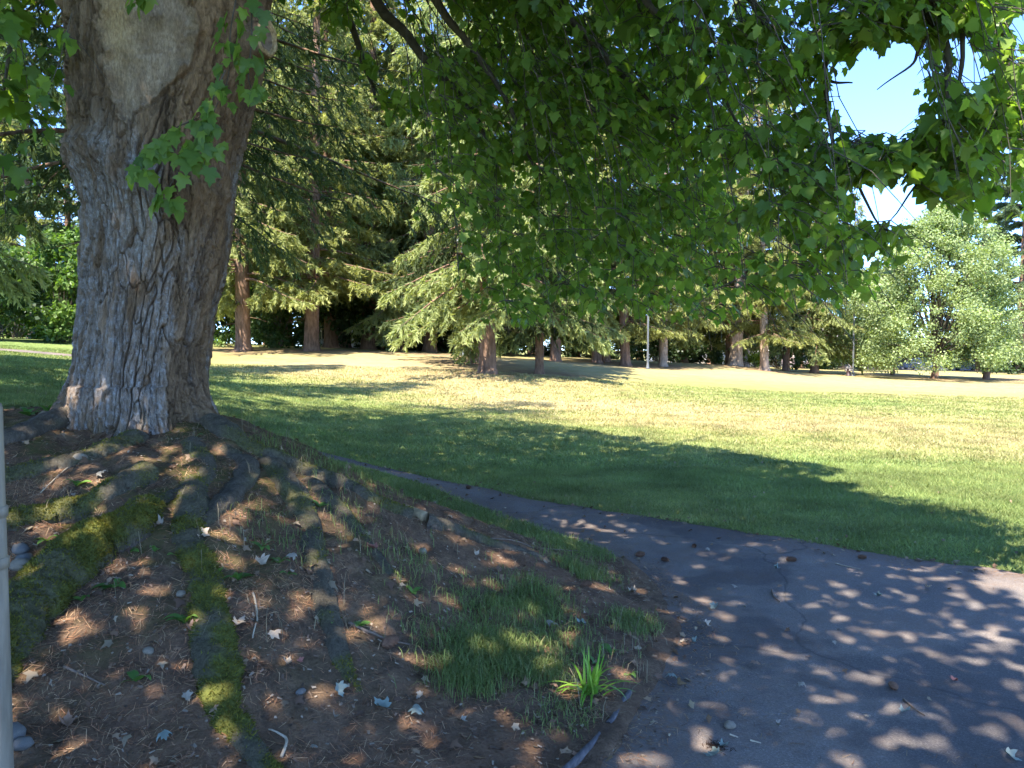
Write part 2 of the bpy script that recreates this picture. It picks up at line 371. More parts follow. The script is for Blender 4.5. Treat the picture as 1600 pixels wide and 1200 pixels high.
ed = np.exp(-np.minimum(np.linalg.norm(g2 - le[:, None], axis=-1), np.linalg.norm(g2 - re[:, None], axis=-1)) / .3)
path = link('path', make_mesh('path', np.concatenate([g2, zz[..., None]], -1).reshape(-1, 3), [np.stack([i, i + 1, i + nt_ + 1, i + nt_], 1)], smooth=True, attrs={'edge': ed.ravel()}), M['path'])
path['kind'] = 'structure'

u_ = np.linspace(-20, 160, 91); v_ = np.linspace(93, 109, 9); X, Y = np.meshgrid(u_, v_); i = (np.arange(8)[:, None] * 91 + np.arange(90)[None]).ravel()
street = link('street', make_mesh('street', np.stack([X, Y, Hf(X, Y) + .05], -1).reshape(-1, 3), [np.stack([i, i + 1, i + 92, i + 91], 1)], smooth=True), M['street']); street['kind'] = 'structure'
# bare soil bank round the maple
def _soil(m, n, L):
    a = noise(n, L, 7, 7, .7); b = noise(n, L, 1.3, 4); g = noise(n, L, 75, 4, .8); mo = noise(n, L, 2.6, 5, .6)
    c = ramp(n, L, a, [(.28, (.075, .05, .034)), (.5, (.145, .096, .062)), (.72, (.25, .162, .10))])
    c = mixc(n, L, .7, c, ramp(n, L, g, [(.3, (.55, .5, .48)), (.7, (1.5, 1.45, 1.4))]), 'MULTIPLY')
    c = mixc(n, L, ramp(n, L, b, [(.45, (0, 0, 0)), (.7, (.55, .55, .55))]), c, (.23, .125, .075))
    k = math_(n, L, 'MULTIPLY', attr(n, 'mossy', 'Fac'), ramp(n, L, mo, [(.45, (0, 0, 0)), (.6, (.9, .9, .9))]))
    c = mixc(n, L, k, c, (.075, .085, .02))
    return bsdf(n, L, c, .95, math_(n, L, 'ADD', math_(n, L, 'MULTIPLY', a, 2.0), g), .9, .02, .08)
M['soil'] = mat('soil', _soil)
sx = np.arange(-5.2, 1.4, .029); sy = np.arange(.8, 6.7, .029); X, Y = np.meshgrid(sx, sy)
sd = sdist(soil_poly, X, Y) + .16 * fbm(X * 1.8, Y * 1.8, 3.3, 4)
Z = Hf(X, Y) + .014 + .045 * np.abs(fbm(X * 3.1, Y * 3.1, .7, 5)) * sstep(0, .5, sd) - .12 * (1 - sstep(-.12, .1, sd))
Z = Z - .07 * sstep(.02, .16, sdist(path_poly, X, Y) - .07)
mossy = np.exp(-((X - TX) ** 2 + (Y - 4.3) ** 2) / 2.2)
n = len(sx); i = (np.arange(len(sy) - 1)[:, None] * n + np.arange(n - 1)[None]).ravel()
soil = link('soil_bank', make_mesh('soil_bank', np.stack([X, Y, Z], -1).reshape(-1, 3), [np.stack([i, i + 1, i + n + 1, i + n], 1)], smooth=True, attrs={'mossy': mossy.ravel()}), M['soil'])
soil['kind'] = 'structure'
def Hs(x, y):
    """top of the walked-on surface: soil where there is soil"""
    x = np.asarray(x, float); y = np.asarray(y, float); sdd = sdist(soil_poly, x, y) + .16 * fbm(x * 1.8, y * 1.8, 3.3, 4)
    sdd = np.where(sdist(path_poly, x, y) > .03, -9, sdd); return np.where(sdd > -.05, Hf(x, y) + .014 + .045 * np.abs(fbm(x * 3.1, y * 3.1, .7, 5)) * sstep(0, .5, sdd) - .12 * (1 - sstep(-.12, .1, sdd)) - .07 * sstep(.02, .16, sdist(path_poly, x, y) - .07), Hf(x, y) + .006)
def Gs(px, py):
    g = G(px, py); g[2] = float(Hs(g[:1], g[1:2])[0]); return g

# ------------------------------------------------------------------ the big maple
BASE = np.array([TX, TY, 1.05])
maple = empty('maple_tree', tuple(BASE), 'huge old maple with furrowed grey trunk, cut limb stubs and mossy surface roots', 'tree')
def mpart(name, me, m, kind=None, parent=None):
    o = link(name, me, m, parent or maple)
    if kind: o['kind'] = kind
    return o
# trunk silhouettes read off the photo: py -> left, right edge
sil = np.array([[-160, 60, 500], [-80, 92, 462], [0, 112, 432], [60, 119, 432], [110, 120, 421], [170, 120, 404], [230, 122, 388], [280, 128, 377], [340, 133, 370], [400, 133, 364], [450, 131, 352], [500, 127, 337], [550, 120, 330], [600, 110, 328], [630, 104, 331], [655, 97, 337], [680, 86, 350], [720, 66, 372], [840, 30, 410]], float)
NTH, NZ = 385, 435
py = np.linspace(-150, 830, NZ); zrow = P(250, py, TY)[:, 2]
lx = np.interp(py, sil[:, 0], sil[:, 1]); rx = np.interp(py, sil[:, 0], sil[:, 2])
k = np.ones(25) / 25; lx = np.convolve(np.pad(lx, 12, 'edge'), k, 'valid'); rx = np.convolve(np.pad(rx, 12, 'edge'), k, 'valid')
cxr = ((lx + rx) / 2 - 800) / FPX * TY; rad = (rx - lx) / 2 / FPX * TY * .915
tt = np.linspace(-1, 1, NTH, endpoint=False); th = math.pi * (tt + .55 * np.sin(math.pi * tt) / math.pi * -1)   # denser toward the camera
TH, PY = np.meshgrid(th, py); RAD = np.repeat(rad[:, None], NTH, 1); ZR = np.repeat(zrow[:, None], NTH, 1); CX = np.repeat(cxr[:, None], NTH, 1)
sx_, sy_ = np.sin(TH), np.cos(TH)                # x to the right, cos>0 faces the camera
PX = 800 + (CX + RAD * sx_) / (TY - RAD * sy_ * .6) * FPX
front = sstep(-.1, .25, sy_)
# bark: long interlaced furrows between plates
a1, a2, a3 = sx_ * 1.0, sy_ * 1.0, ZR
wx = fbm(a1 * 2.2, a2 * 2.2, a3 * 1.3, 3); wz = fbm(a1 * 2.2 + 9, a2 * 2.2, a3 * 1.3, 3)
def worley(u, v, seed):
    iu, iv = np.floor(u).astype(int), np.floor(v).astype(int); f1 = np.full(u.shape, 9.0); f2 = f1.copy(); idn = np.zeros(u.shape)
    for du in (-1, 0, 1):
        for dv in (-1, 0, 1):
            h = _hash(iu + du + 900, iv + dv + 900, np.full(iu.shape, seed)); cu = iu + du + .1 + .8 * (h % 97) / 97; cv = iv + dv + .1 + .8 * (h % 89) / 89
            dd_ = np.hypot(u - cu, v - cv); nw = dd_ < f1; f2 = np.where(nw, f1, np.minimum(f2, dd_)); idn = np.where(nw, (h % 61) / 61, idn); f1 = np.where(nw, dd_, f1)
    return f1, f2, idn
UU = TH * .5; w2 = fbm(UU * 6, ZR * 3.0, 5.5, 3)
f1, f2, id1 = worley(UU * 17 + .55 * w2 + .45 * wx, ZR * 2.1 + .8 * wz + .35 * w2, 1)
g1, g2_, id2 = worley(UU * 38 + .9 * w2, ZR * 9 + .9 * wz + .6 * w2, 2)
r1 = np.abs(perlin(a1 * 4.6 + .5 * wx, a2 * 4.6 + .5 * wz, a3 * .8 + .4 * wz))
fur = np.maximum((1 - sstep(.02, .10, f2 - f1)) * sstep(-.45, .1, wx + .3 * w2 + .15), (1 - sstep(.005, .035, r1)))
fur2 = (1 - sstep(.02, .1, g2_ - g1)) * sstep(-.3, .25, fbm(UU * 4 + 3, ZR * 2, 2.5, 3) + .1)
cross = 1 - sstep(0, .06, np.abs(perlin(a1 * 5 + 31, a2 * 5, a3 * 7 + wx)))
def blob(cx, cy, rx_, ry_, p=1.0): return front * np.exp(-(((PX - cx) / rx_) ** 2 + ((PY - cy) / ry_) ** 2) ** p)
wsc = np.interp(PY, [18, 36, 60, 90, 140, 180, 215, 230], [-20, 40, 62, 68, 58, 38, 12, 0]); csc = np.interp(PY, [20, 120, 215], [258, 262, 226])
scar = front * sstep(-9, 8, wsc - np.abs(PX - csc) + 9 * fbm(PX / 22, PY / 22, 1.3, 3)) * (PY < 240) * (PY > 8)
smooth_hi = front * sstep(0, 60, PY - 300) * sstep(0, 80, 560 - PY) * .35      # calmer lichen-grey plates mid trunk
disp = -.034 * fur * (1 - .9 * scar) - .014 * fur2 * (1 - .9 * scar) * (1 - smooth_hi) - .005 * cross * (1 - scar) + (.022 * (id1 - .5) + .014 * (id2 - .5) + .02 * (f1 - .4) - .01 * (g1 - .4)) * (1 - scar)
disp += .010 * wx + .008 * fbm(a1 * 9, a2 * 9, a3 * 5, 4) * (1 - .7 * scar) + .004 * fbm(a1 * 30, a2 * 30, a3 * 16, 3)
disp += -.03 * scar + .010 * scar * perlin(PX / 9 + .5 * wx, PY / 120) + .007 * scar * perlin(PX / 60, PY / 7)
rim = np.clip(4 * scar * (1 - scar), 0, 1); disp += .03 * rim
# swollen collar and knots round the old limb scars
collar = np.exp(-((PY - np.interp(PX, [120, 180, 240, 300, 380], [235, 262, 318, 322, 300])) / 26) ** 2) * front
disp += .05 * collar * (.6 + .6 * wx) + .02 * collar * perlin(PX / 14, PY / 14, 2.0)
for (kx, ky, kr, ka) in ((176, 256, 17, .06), (226, 300, 22, .06), (163, 200, 12, .03), (243, 104, 8, .012), (150, 262, 20, .05), (196, 285, 12, .03)):
    q = np.hypot(PX - kx, PY - ky) / kr; disp += front * ka * (np.exp(-(q - .0) ** 2 * .7) - .9 * np.exp(-(q * 2.3) ** 2)) + front * .008 * np.sin(q * 9) * np.exp(-q * q * .5)
crevice = front * np.exp(-((PX - np.interp(PY, [40, 130, 185, 240, 300, 330], [128, 150, 143, 128, 124, 140])) / 4.5) ** 2) * (PY > 60) * (PY < 335); disp -= .05 * crevice
crev2 = front * np.exp(-((PX - np.interp(PY, [100, 145, 190, 215], [340, 322, 272, 235])) / 4) ** 2) * (PY > 90) * (PY < 225); disp -= .045 * crev2
# buttresses at the base
but = sstep(520, 690, PY)
for ang, amp in ((-75, .26), (-35, .10), (8, .10), (42, .16), (78, .30), (130, .2), (185, .2), (-130, .2)):
    dth = (TH - R(ang) + math.pi) % (2 * math.pi) - math.pi; disp += but ** 2 * amp * .65 * (np.exp(-(dth / .26) ** 2) - .05)
r = np.maximum(RAD + disp, .05)
TV = np.stack([CX + r * sx_, TY - r * sy_ * (.92 + .08 * (PY > 600)), ZR], -1)
# colours: lichen grey plates left and centre, warm brown strips on the right, pale scar
brown = np.array([.2, .132, .08]); warm = np.array([.19, .118, .064]); grey = np.array([.31, .28, .25]); pale = np.array([.30, .225, .155]); dk = np.array([.13, .10, .078])
lich = sstep(-.05, .35, fbm(a1 * 3, a2 * 3, a3 * 1.6 + 7, 4) + .45 * sstep(40, -60, PX - 265) * front) * (1 - fur) * (1 - .6 * fur2) * sstep(200, 300, PY + 40 * wx)
lich = np.clip(lich * (.45 + .55 * sstep(-.15, .2, fbm(a1 * 16, a2 * 16, a3 * 11, 3))), 0, 1) * (1 - .85 * sstep(285, 330, PX + 20 * wx) * front)
wr = sstep(280, 345, PX + 26 * wx - (PY - 300) * .12) * front
brown = brown * .85; grey = grey * .9; col = brown + (warm - brown) * wr[..., None]
col = col * (.72 + .56 * id1 * (1 - scar) + .28 * scar)[..., None]
col = col + (grey - col) * (.62 * lich)[..., None]
col = col + (pale - col) * (scar * (.45 + .55 * np.clip(.5 + fbm(PX / 16, PY / 30, 1.0, 4), 0, 1)))[..., None]
ochre = np.exp(-(((PX - 215) / 26) ** 2 + ((PY - 75) / 70) ** 2)) * scar; col = col + (np.array([.40, .27, .12]) - col) * (.6 * ochre)[..., None]
mossb = sstep(600, 720, PY) * np.clip(.3 + fbm(a1 * 4, a2 * 4, a3 * 4, 3), 0, 1); col = col + (np.array([.085, .085, .035]) - col) * (.7 * mossb)[..., None]
i = (np.arange(NZ - 1)[:, None] * NTH + np.arange(NTH)[None]).ravel(); j = (np.arange(NZ - 1)[:, None] * NTH + (np.arange(NTH)[None] + 1) % NTH).ravel()
trunk = mpart('trunk', make_mesh('trunk', TV.reshape(-1, 3) - BASE, [np.stack([i, i + NTH, j + NTH, j], 1)], col.reshape(-1, 3), smooth=True, attrs={'lichen': np.clip(lich * 1.1, 0, 1).ravel()}), M['bark'])

# two sawn limb stubs
def stub(c, axis_, r0, L0, label):
    ax = norm(np.asarray(axis_, float)); u = norm(np.cross(ax, [0, 0, 1.0])); w = np.cross(ax, u); a = np.arange(28) * 2 * math.pi / 28
    prof = [(-.18, 1.25), (-.06, 1.12), (L0 * .5, 1.02), (L0 * .85, 1.03), (L0, .98), (L0 + .012, .9), (L0 + .004, .78), (L0 - .015, .68)]
    V = []
    for h, q in prof:
        rr = r0 * q * (1 + .06 * np.sin(3 * a + 1) + .05 * np.sin(7 * a + h * 20))
        V.append(c + ax * h + np.cos(a)[:, None] * rr[:, None] * u + np.sin(a)[:, None] * rr[:, None] * w * 1.3)
    V = np.concatenate(V); ii = np.arange(28); jj = (ii + 1) % 28
    Q = np.concatenate([np.stack([k * 28 + ii, k * 28 + jj, (k + 1) * 28 + jj, (k + 1) * 28 + ii], 1) for k in range(len(prof) - 1)])
    cc = np.tile(np.array([.2, .13, .08]), (len(V), 1)); cc[4 * 28:] = (.42, .29, .15)
    o = mpart('limb_stub', make_mesh('limb_stub', V - BASE, [Q], cc, smooth=True), M['bark']); o['label'] = label
    ring = V[-28:]; m = MB(); cV = np.concatenate([ring, [c + ax * (L0 - .07)]]); m.add(cV - BASE, np.stack([ii, jj, np.full(28, 28)], 1))
    mpart('cut_face', m.mesh('cut_face'), M['hollow'], parent=o)
stub(P(408, 62, 5.0), (.86, -.5, .0), .085, .055, 'round sawn stub with a hollow dark centre, right side of trunk')
stub(P(130, 4, 4.98), (-.62, -.42, .62), .1, .1, 'pale sawn stub on the upper left of the trunk')

# surface roots
def root(pxs, rads, mossy_, squash=.75, lift=.15, n=22, m=90):
    g = np.array([G(*p) if len(p) == 2 else np.array([p[0], p[1], H1(p[0], p[1])]) for p in pxs]); g = smooth_path(g, m)
    g[:, 2] = Hf(g[:, 0], g[:, 1]); rr = np.interp(np.linspace(0, 1, m), np.linspace(0, 1, len(rads)), rads)
    c = g.copy(); c[:, 2] += rr * lift * 1.0; tg = norm(np.gradient(c, axis=0)); sd_ = norm(np.cross(tg, [0, 0, 1.0])); up = np.cross(sd_, tg)
    a = np.arange(n) * 2 * math.pi / n; ca, sa = np.cos(a), np.sin(a)
    sgrid = np.repeat(np.linspace(0, 1, m)[:, None], n, 1) * len(pxs) * 3; A = np.repeat(a[None], m, 0)
    nz = .6 * fbm(sgrid * .7, np.cos(A) * 1.4, np.sin(A) * 1.4 + pxs[0][0] * .13, 4); ri = np.abs(perlin(np.cos(A) * 5 + .6 * nz, np.sin(A) * 5, sgrid * .5 + 3))
    q = rr[:, None] * (1 + .22 * nz - .2 * (1 - sstep(0, .16, ri)))
    V = c[:, None] + q[..., None] * (sd_[:, None] * ca[None, :, None] + up[:, None] * (sa * squash)[None, :, None])
    i = (np.arange(m - 1)[:, None] * n + np.arange(n)[None]).ravel(); j = (np.arange(m - 1)[:, None] * n + (np.arange(n)[None] + 1) % n).ravel()
    mk = np.clip(mossy_ * 1.3 * (.25 + 1.1 * sstep(-.25, .3, fbm(V[..., 0] * 4, V[..., 1] * 4, V[..., 2] * 4, 3))), 0, 1) * sstep(-.3, .3, sa)[None]
    bark = np.array([.10, .082, .064]); cc = bark + (np.array([.105, .112, .026]) - bark) * mk[..., None]
    o = mpart('root', make_mesh('root', V.reshape(-1, 3) - BASE, [np.stack([i, j, j + n, i + n], 1)], cc.reshape(-1, 3), smooth=True), M['bark'])
    if mossy_ > .2:                                 # a pelt of short moss shoots on the upper side
        dens = int(26000 * min(1.2, mossy_) * min(1, (rr.mean() / .1) * (len(pxs) / 5)))
        fi = rng.integers(0, m - 1, dens); ti = rng.integers(0, n, dens); keep = mk[fi, ti] > rng.uniform(.15, .8, dens); fi, ti = fi[keep], ti[keep]
        u, w = rng.random(len(fi))[:, None], rng.random(len(fi))[:, None]; t2 = (ti + 1) % n
        b = V[fi, ti] * (1 - u) * (1 - w) + V[fi + 1, ti] * u * (1 - w) + V[fi, t2] * (1 - u) * w + V[fi + 1, t2] * u * w
        nr = norm(b - (c[fi] * (1 - u) + c[fi + 1] * u)); L_ = rng.uniform(.008, .02, (len(b), 1)); sid = norm(rng.normal(size=b.shape)) * .0035
        tip = b + norm(nr + .5 * rng.normal(size=b.shape)) * L_
        cm = np.array([.12, .126, .028]) * rng.uniform(.6, 1.35, (len(b), 1)) * np.array([1, 1, 1]) + np.array([.03, .0, 0]) * rng.random((len(b), 1))
        VV = np.stack([b - sid, b + sid, tip], 1).reshape(-1, 3); f = np.arange(len(VV)).reshape(-1, 3)
        mo = mpart('moss', make_mesh('moss', VV - BASE, [f], np.repeat(cm, 3, 0)), M['moss'], 'stuff', o)
    return o
root([(235, 800), (200, 838), (150, 862), (95, 905), (45, 965), (-10, 1035), (-60, 1120)], [.10, .13, .15, .155, .155, .15, .12], 1.3, .85, .12)
root([(300, 760), (300, 810), (295, 850), (318, 905), (325, 965), (338, 1040), (350, 1110), (385, 1170), (430, 1230)], [.08, .09, .085, .08, .095, .1, .075, .06, .05], .6, .75, .05)
root([(330, 668), (375, 700), (440, 730), (510, 757), (580, 790), (640, 815)], [.10, .085, .08, .085, .08, .075], .3, .9, .1)
root([(665, 822), (740, 845), (830, 872), (930, 905)], [.075, .055, .04, .02], .25, .8, .3)
root([(350, 705), (385, 735), (365, 775), (325, 815), (290, 850)], [.05, .08, .075, .06, .03], .15, .8, .05)
root([(420, 730), (470, 800), (490, 870), (505, 950), (530, 1030), (560, 1090)], [.09, .09, .075, .07, .05, .03], .3, .8, .0)
root([(480, 760), (540, 820), (590, 880), (640, 930)], [.08, .075, .05, .03], .3, .8, -.02)
root([(140, 655), (90, 668), (30, 690), (-40, 710)], [.13, .1, .08, .07], .1, .8, .4)
root([(230, 745), (160, 790), (80, 812), (0, 830), (-60, 860)], [.10, .11, .10, .09, .08], .4, .8, .08)
root([(215, 690), (150, 715), (60, 740), (-20, 765)], [.10, .09, .09, .08], .25, .7, .05)
root([(300, 700), (320, 740), (300, 770), (240, 790)], [.08, .07, .06, .05], .25, .8, .05)
root([(545, 985), (610, 1010), (670, 1045)], [.02, .017, .01], 0, .8, .4, 10, 40)
# sawn root end on the right shoulder of the bank
g = G(655, 815); m = MB(); g = g - BASE
ax = norm(np.array([.75, -.55, -.1])); a = np.arange(18) * 2 * math.pi / 18; u = norm(np.cross(ax, [0, 0, 1.0])); w = np.cross(u, ax)
rr = .045 * (1 + .15 * np.sin(3 * a))
rg = [g + ax * h + (np.cos(a) * rr * q)[:, None] * u + (np.sin(a) * rr * q * 1.2)[:, None] * w + [0, 0, .015] for h, q in ((-.15, 1.1), (0, 1.05), (.04, .98), (.05, .85))]
ii = np.arange(18); jj = (ii + 1) % 18
m.add(np.concatenate(rg + [rg[-1].mean(0)[None]]), np.stack([54 + ii, 54 + jj, np.full(18, 72)], 1), np.concatenate([np.stack([k * 18 + ii, k * 18 + jj, (k + 1) * 18 + jj, (k + 1) * 18 + ii], 1) for k in range(3)]))
o = mpart('sawn_root_end', m.mesh('sawn_root_end', True), M['cutwood']); o['label'] = 'pale sawn end of a root on the bank'

# ---- limbs, twigs and leaves
half = np.array([(.0, .0), (.16, -.08), (.38, -.06), (.33, .12), (.50, .24), (.62, .47), (.38, .45), (.25, .55), (.30, .74), (.13, .82)])
OUT = np.concatenate([half, [(0, 1.06)], half[:0:-1] * [-1, 1]]); OUT[:, 1] += .02
def leaf_template(curl, n_out=OUT):
    c = np.array([[0, .3]]); v = np.concatenate([c, n_out]); x, y = v[:, 0], v[:, 1]
    z = curl * (-.22 * y * y) + .22 * np.abs(x) * (1 if curl > 0 else .6) - .25 * x * x - .05
    V = np.stack([x, y, z], 1); k = len(n_out); f = np.stack([np.zeros(k, int), 1 + np.arange(k), 1 + (np.arange(k) + 1) % k], 1); return V, f
LT = [leaf_template(c) for c in (.6, 1.1, 1.6, .2)]
mid_idx = [0, 2, 3, 5, 6, 8, 10, 12, 14, 15, 17, 18]
LT_MID = [leaf_template(c, OUT[mid_idx]) for c in (.6, 1.1, 1.8, .2)]
low_idx = [0, 2, 3, 5, 7, 10, 13, 15, 17, 18]       # fewer points for leaves high overhead
LT_LOW = leaf_template(.8, OUT[low_idx])
def frames(tip, nrm):
    y = norm(tip); z = norm(nrm - y * (nrm * y).sum(-1, keepdims=True)); x = np.cross(y, z); return np.stack([x, y, z], -1)    # columns
def leaf_arrays(pos, Rm, sc, tm):
    V, f = tm; W_ = pos[:, None] + np.einsum('nij,kj->nki', Rm, V) * sc[:, None, None]
    F = f[None] + (np.arange(len(pos)) * len(V))[:, None, None]; return W_.reshape(-1, 3), F.reshape(-1, 3), len(V)

limbs = []                                           # polylines (world), radius
def limb(pts, r0, r1, n=40): 
    p = smooth_path(np.array(pts), n); w = np.stack([fbm(p[:, 0] * 2, p[:, 1] * 2, p[:, 2] * 2 + k, 2) for k in (1, 5, 9)], 1); p = p + .05 * w * np.linspace(0, 1, n)[:, None]
    limbs.append((p, np.linspace(r0, r1, n) ** 1.0)); return p
TOP = np.array([TX + .15, TY, 4.9])
def arch(h, *pxd):
    q = [P(a, b, d) for a, b, d in pxd]; e = q[0]; mid = TOP + (e - TOP) * .5; mid[2] = max(h, e[2] + .4); return [TOP - [0, 0, .8], TOP + [0, 0, .2], mid] + q
limb(arch(6.4, (515, -40, 7.2), (550, 40, 7.5), (572, 110, 7.7), (584, 155, 7.8)), .075, .014)
limb(arch(6.6, (570, -40, 6.8), (640, 60, 7.0), (700, 130, 7.1), (745, 190, 7.2), (775, 260, 7.3)), .08, .012)
limb(arch(6.6, (660, -40, 6.3), (730, 70, 6.5), (785, 150, 6.6), (840, 260, 6.7)), .065, .01)
limb(arch(6.8, (850, -30, 5.9), (905, 40, 6.0), (960, 100, 6.0), (1015, 155, 6.05), (1060, 190, 6.1)), .065, .01)
limb(arch(7.0, (985, -40, 5.6), (1085, 40, 5.7), (1130, 130, 5.8), (1175, 240, 5.9)), .05, .006)
limb(arch(7.0, (1150, -40, 5.1), (1240, 80, 5.2), (1300, 125, 5.2), (1335, 132, 5.2)), .04, .005)
limb(arch(6.8, (1300, -60, 4.6), (1400, -20, 4.6), (1450, 30, 4.6), (1436, 80, 4.6), (1420, 110, 4.6), (1365, 140, 4.6)), .035, .003)
limb(arch(6.8, (1380, -70, 4.5), (1490, -10, 4.5), (1502, 90, 4.5), (1484, 165, 4.5), (1468, 240, 4.5)), .035, .004)
limb(arch(6.8, (1480, -80, 4.6), (1560, 20, 4.7), (1580, 120, 4.7), (1600, 140, 4.7)), .03, .004)
limb(arch(6.8, (1400, -60, 4.6), (1478, 150, 4.5), (1440, 212, 4.5), (1380, 238, 4.5), (1318, 262, 4.5)), .035, .003)
limb(arch(6.8, (1500, -70, 4.7), (1560, 150, 4.7), (1500, 240, 4.7), (1430, 285, 4.7), (1375, 350, 4.7)), .035, .003)
limb(arch(6.8, (1250, -60, 5.0), (1290, 120, 5.0), (1300, 220, 4.9), (1360, 330, 4.9), (1405, 375, 4.9)), .035, .003)
limb(arch(7.6, (720, -60, 8.6), (800, 120, 8.8), (850, 300, 9.0)), .1, .01)
limb(arch(7.6, (950, -60, 7.6), (1040, 160, 7.8), (1090, 330, 8.0)), .1, .01)
limb(arch(6.2, (-20, -60, 6.2), (-60, 60, 6.6), (-90, 160, 6.8)), .1, .015)
limb(arch(6.2, (40, -60, 5.6), (20, 40, 5.4), (5, 150, 5.4)), .06, .006)
for k in range(11):                                  # ascending limbs of the crown above the picture
    a = R(20 + 360 * k / 11); e = TOP + [3.6 * math.cos(a), 3.6 * math.sin(a), rng.uniform(3.2, 6.5)]
    limb([TOP - [0, 0, .7], TOP + [.5 * math.cos(a), .5 * math.sin(a), 1.0], TOP + (e - TOP) * .55 + [0, 0, .5], e], .17, .03)

holes = [[(1305, 120), (1340, 85), (1395, 72), (1428, 62), (1445, 85), (1435, 110), (1448, 140), (1430, 180), (1400, 210), (1330, 190), (1290, 165)],
         [(1330, 292), (1370, 282), (1450, 300), (1455, 335), (1380, 345), (1340, 335)], [(1575, 20), (1640, 10), (1640, 95), (1590, 70)],
         
         [(560, 0), (610, -10), (635, 40), (655, 95), (620, 130), (590, 90)], [(640, -20), (690, -20), (720, 40), (735, 85), (690, 60)], [(590, 190), (640, 200), (660, 250), (610, 260)], [(1480, 60), (1500, 55), (1560, 110), (1520, 150), (1490, 110)]]
twigs = MB(); LP = []; LTIP = []; LN = []; LS = []
def shoot(p0, d0, L, nleaf, size, droop=.9, jit=.25, force=False):
    """a leafy shoot: leaves in opposite pairs on drooping stalks"""
    d0 = norm(np.asarray(d0, float)); qh = project(np.array([p0, p0 + d0 * L * .5 - [0, 0, .12 * L], p0 + d0 * L - [0, 0, .5 * L]]))
    if any(inside(hp, qh[0], qh[1]).any() for hp in holes): return
    if not force and qh[2][1] > 0 and fbm(qh[0][1:2] / 60, qh[1][1:2] / 45, qh[2][1:2] * .25, 3)[0] < -.34: return      # uneven clumps with gaps between them
    k = max(3, int(L / .17)); t = np.linspace(0, 1, k)[:, None]
    pts = p0 + d0 * L * t + np.array([0, 0, -1.0]) * droop * L * t * t * .55
    twigs.tube(pts, np.linspace(.0045, .0018, k), 3, cap=False)
    u = np.sort(rng.uniform(.12, 1, nleaf)); q = p0 + d0 * L * u[:, None] + np.array([0, 0, -1.0]) * droop * L * (u[:, None] ** 2) * .55
    az = rng.uniform(0, 2 * math.pi, nleaf); out = np.stack([np.cos(az), np.sin(az), np.zeros(nleaf)], 1) + .5 * d0
    st = norm(out + [0, 0, -.25]) * rng.uniform(.04, .1, (nleaf, 1)); b = q + st
    for i in range(nleaf): twigs.add([q[i], q[i] + [.0016, .0016, 0], b[i]], [[0, 1, 2]])
    tip = norm(norm(out) * .75 + np.array([0, 0, -1.0]) * rng.uniform(.25, 1.1, (nleaf, 1)) + jit * rng.normal(size=(nleaf, 3)))
    nr = norm(np.array([0, 0, 1.0]) + .55 * norm(out) + .45 * rng.normal(size=(nleaf, 3)))
    LP.append(b); LTIP.append(tip); LN.append(nr); LS.append(size * rng.uniform(.5, 1.4, nleaf))
# lower edge of the hanging foliage as the photo shows it: px -> py
bx = [395, 430, 500, 560, 610, 660, 700, 740, 780, 820, 860, 900, 960, 1012, 1080, 1120, 1160, 1210, 1260, 1310, 1350, 1390, 1425, 1440, 1480, 1540, 1600, 1700]
by = [-90, -60, -10, 60, 215, 330, 410, 475, 525, 540, 525, 495, 500, 520, 545, 545, 490, 490, 515, 490, 470, 430, 385, 330, 315, 340, 345, 340]
for k in range(190):
    px_ = rng.uniform(440, 1640) if k < 165 else rng.uniform(1420, 1650)
    dd = rng.uniform(5.6, 9.6) if px_ < 1150 else rng.uniform(4.3, 7.2)
    if 1290 < px_ < 1420 and rng.random() < .3: continue
    if px_ > 1320: dd = rng.uniform(3.9, 5.4)
    yb = np.interp(px_, bx, by) - abs(rng.normal(0, 1)) * 130 + 12
    if k >= 165: yb = np.interp(px_, bx, by) - rng.uniform(0, 330)
    elif rng.random() < .4: yb = np.interp(px_, bx, by) - rng.uniform(0, 40)
    E = P(px_, yb, dd); S0 = TOP + (E - TOP) * rng.uniform(.3, .55); S0[2] = rng.uniform(5.2, 7.0); ctrl = S0 + (E - S0) * .8; ctrl[2] = S0[2] - rng.uniform(.2, .9)
    t = np.linspace(0, 1, 26)[:, None]; p = (1 - t) ** 2 * S0 + 2 * t * (1 - t) * ctrl + t * t * E
    p = p + .06 * np.stack([fbm(p[:, 0] * 2 + k, p[:, 1] * 2, p[:, 2] * 2, 2), fbm(p[:, 0] * 2, p[:, 1] * 2 + k, p[:, 2] * 2, 2), 0 * p[:, 0]], 1)
    eh = project(p[14:]); 
    if any(inside(hp, eh[0], eh[1]).sum() > 1 for hp in holes): continue
    twigs.tube(p, np.linspace(.010, .0018, 26), 4, cap=False)
    Lb = np.linalg.norm(E - S0); ns = int(Lb * (np.interp(px_, [440, 640, 760, 1250, 1320], [3.0, 5.5, 9, 8.5, 5.0])))
    for s in range(ns):
        u = rng.uniform(.18, 1.0) ** .8; q = p[int(u * 25)]; hd = E[:2] - TOP[:2]; hd = hd / (np.linalg.norm(hd) + 1e-6); az = math.atan2(hd[1], hd[0]) + rng.normal(0, 1.1)
        dv_ = np.array([math.cos(az), math.sin(az), rng.uniform(-.5, .25)]); Ls = rng.uniform(.22, .55)
        shoot(q, dv_, Ls, rng.integers(6, 12), .068)
# leaves along the limbs themselves
for p, r_ in limbs[:16]:
    for s in range(26):
        q = p[rng.integers(14, 40)]; az = rng.uniform(0, 6.28); shoot(q, (math.cos(az), math.sin(az), rng.uniform(-.4, .3)), rng.uniform(.2, .5), rng.integers(4, 8), .1)
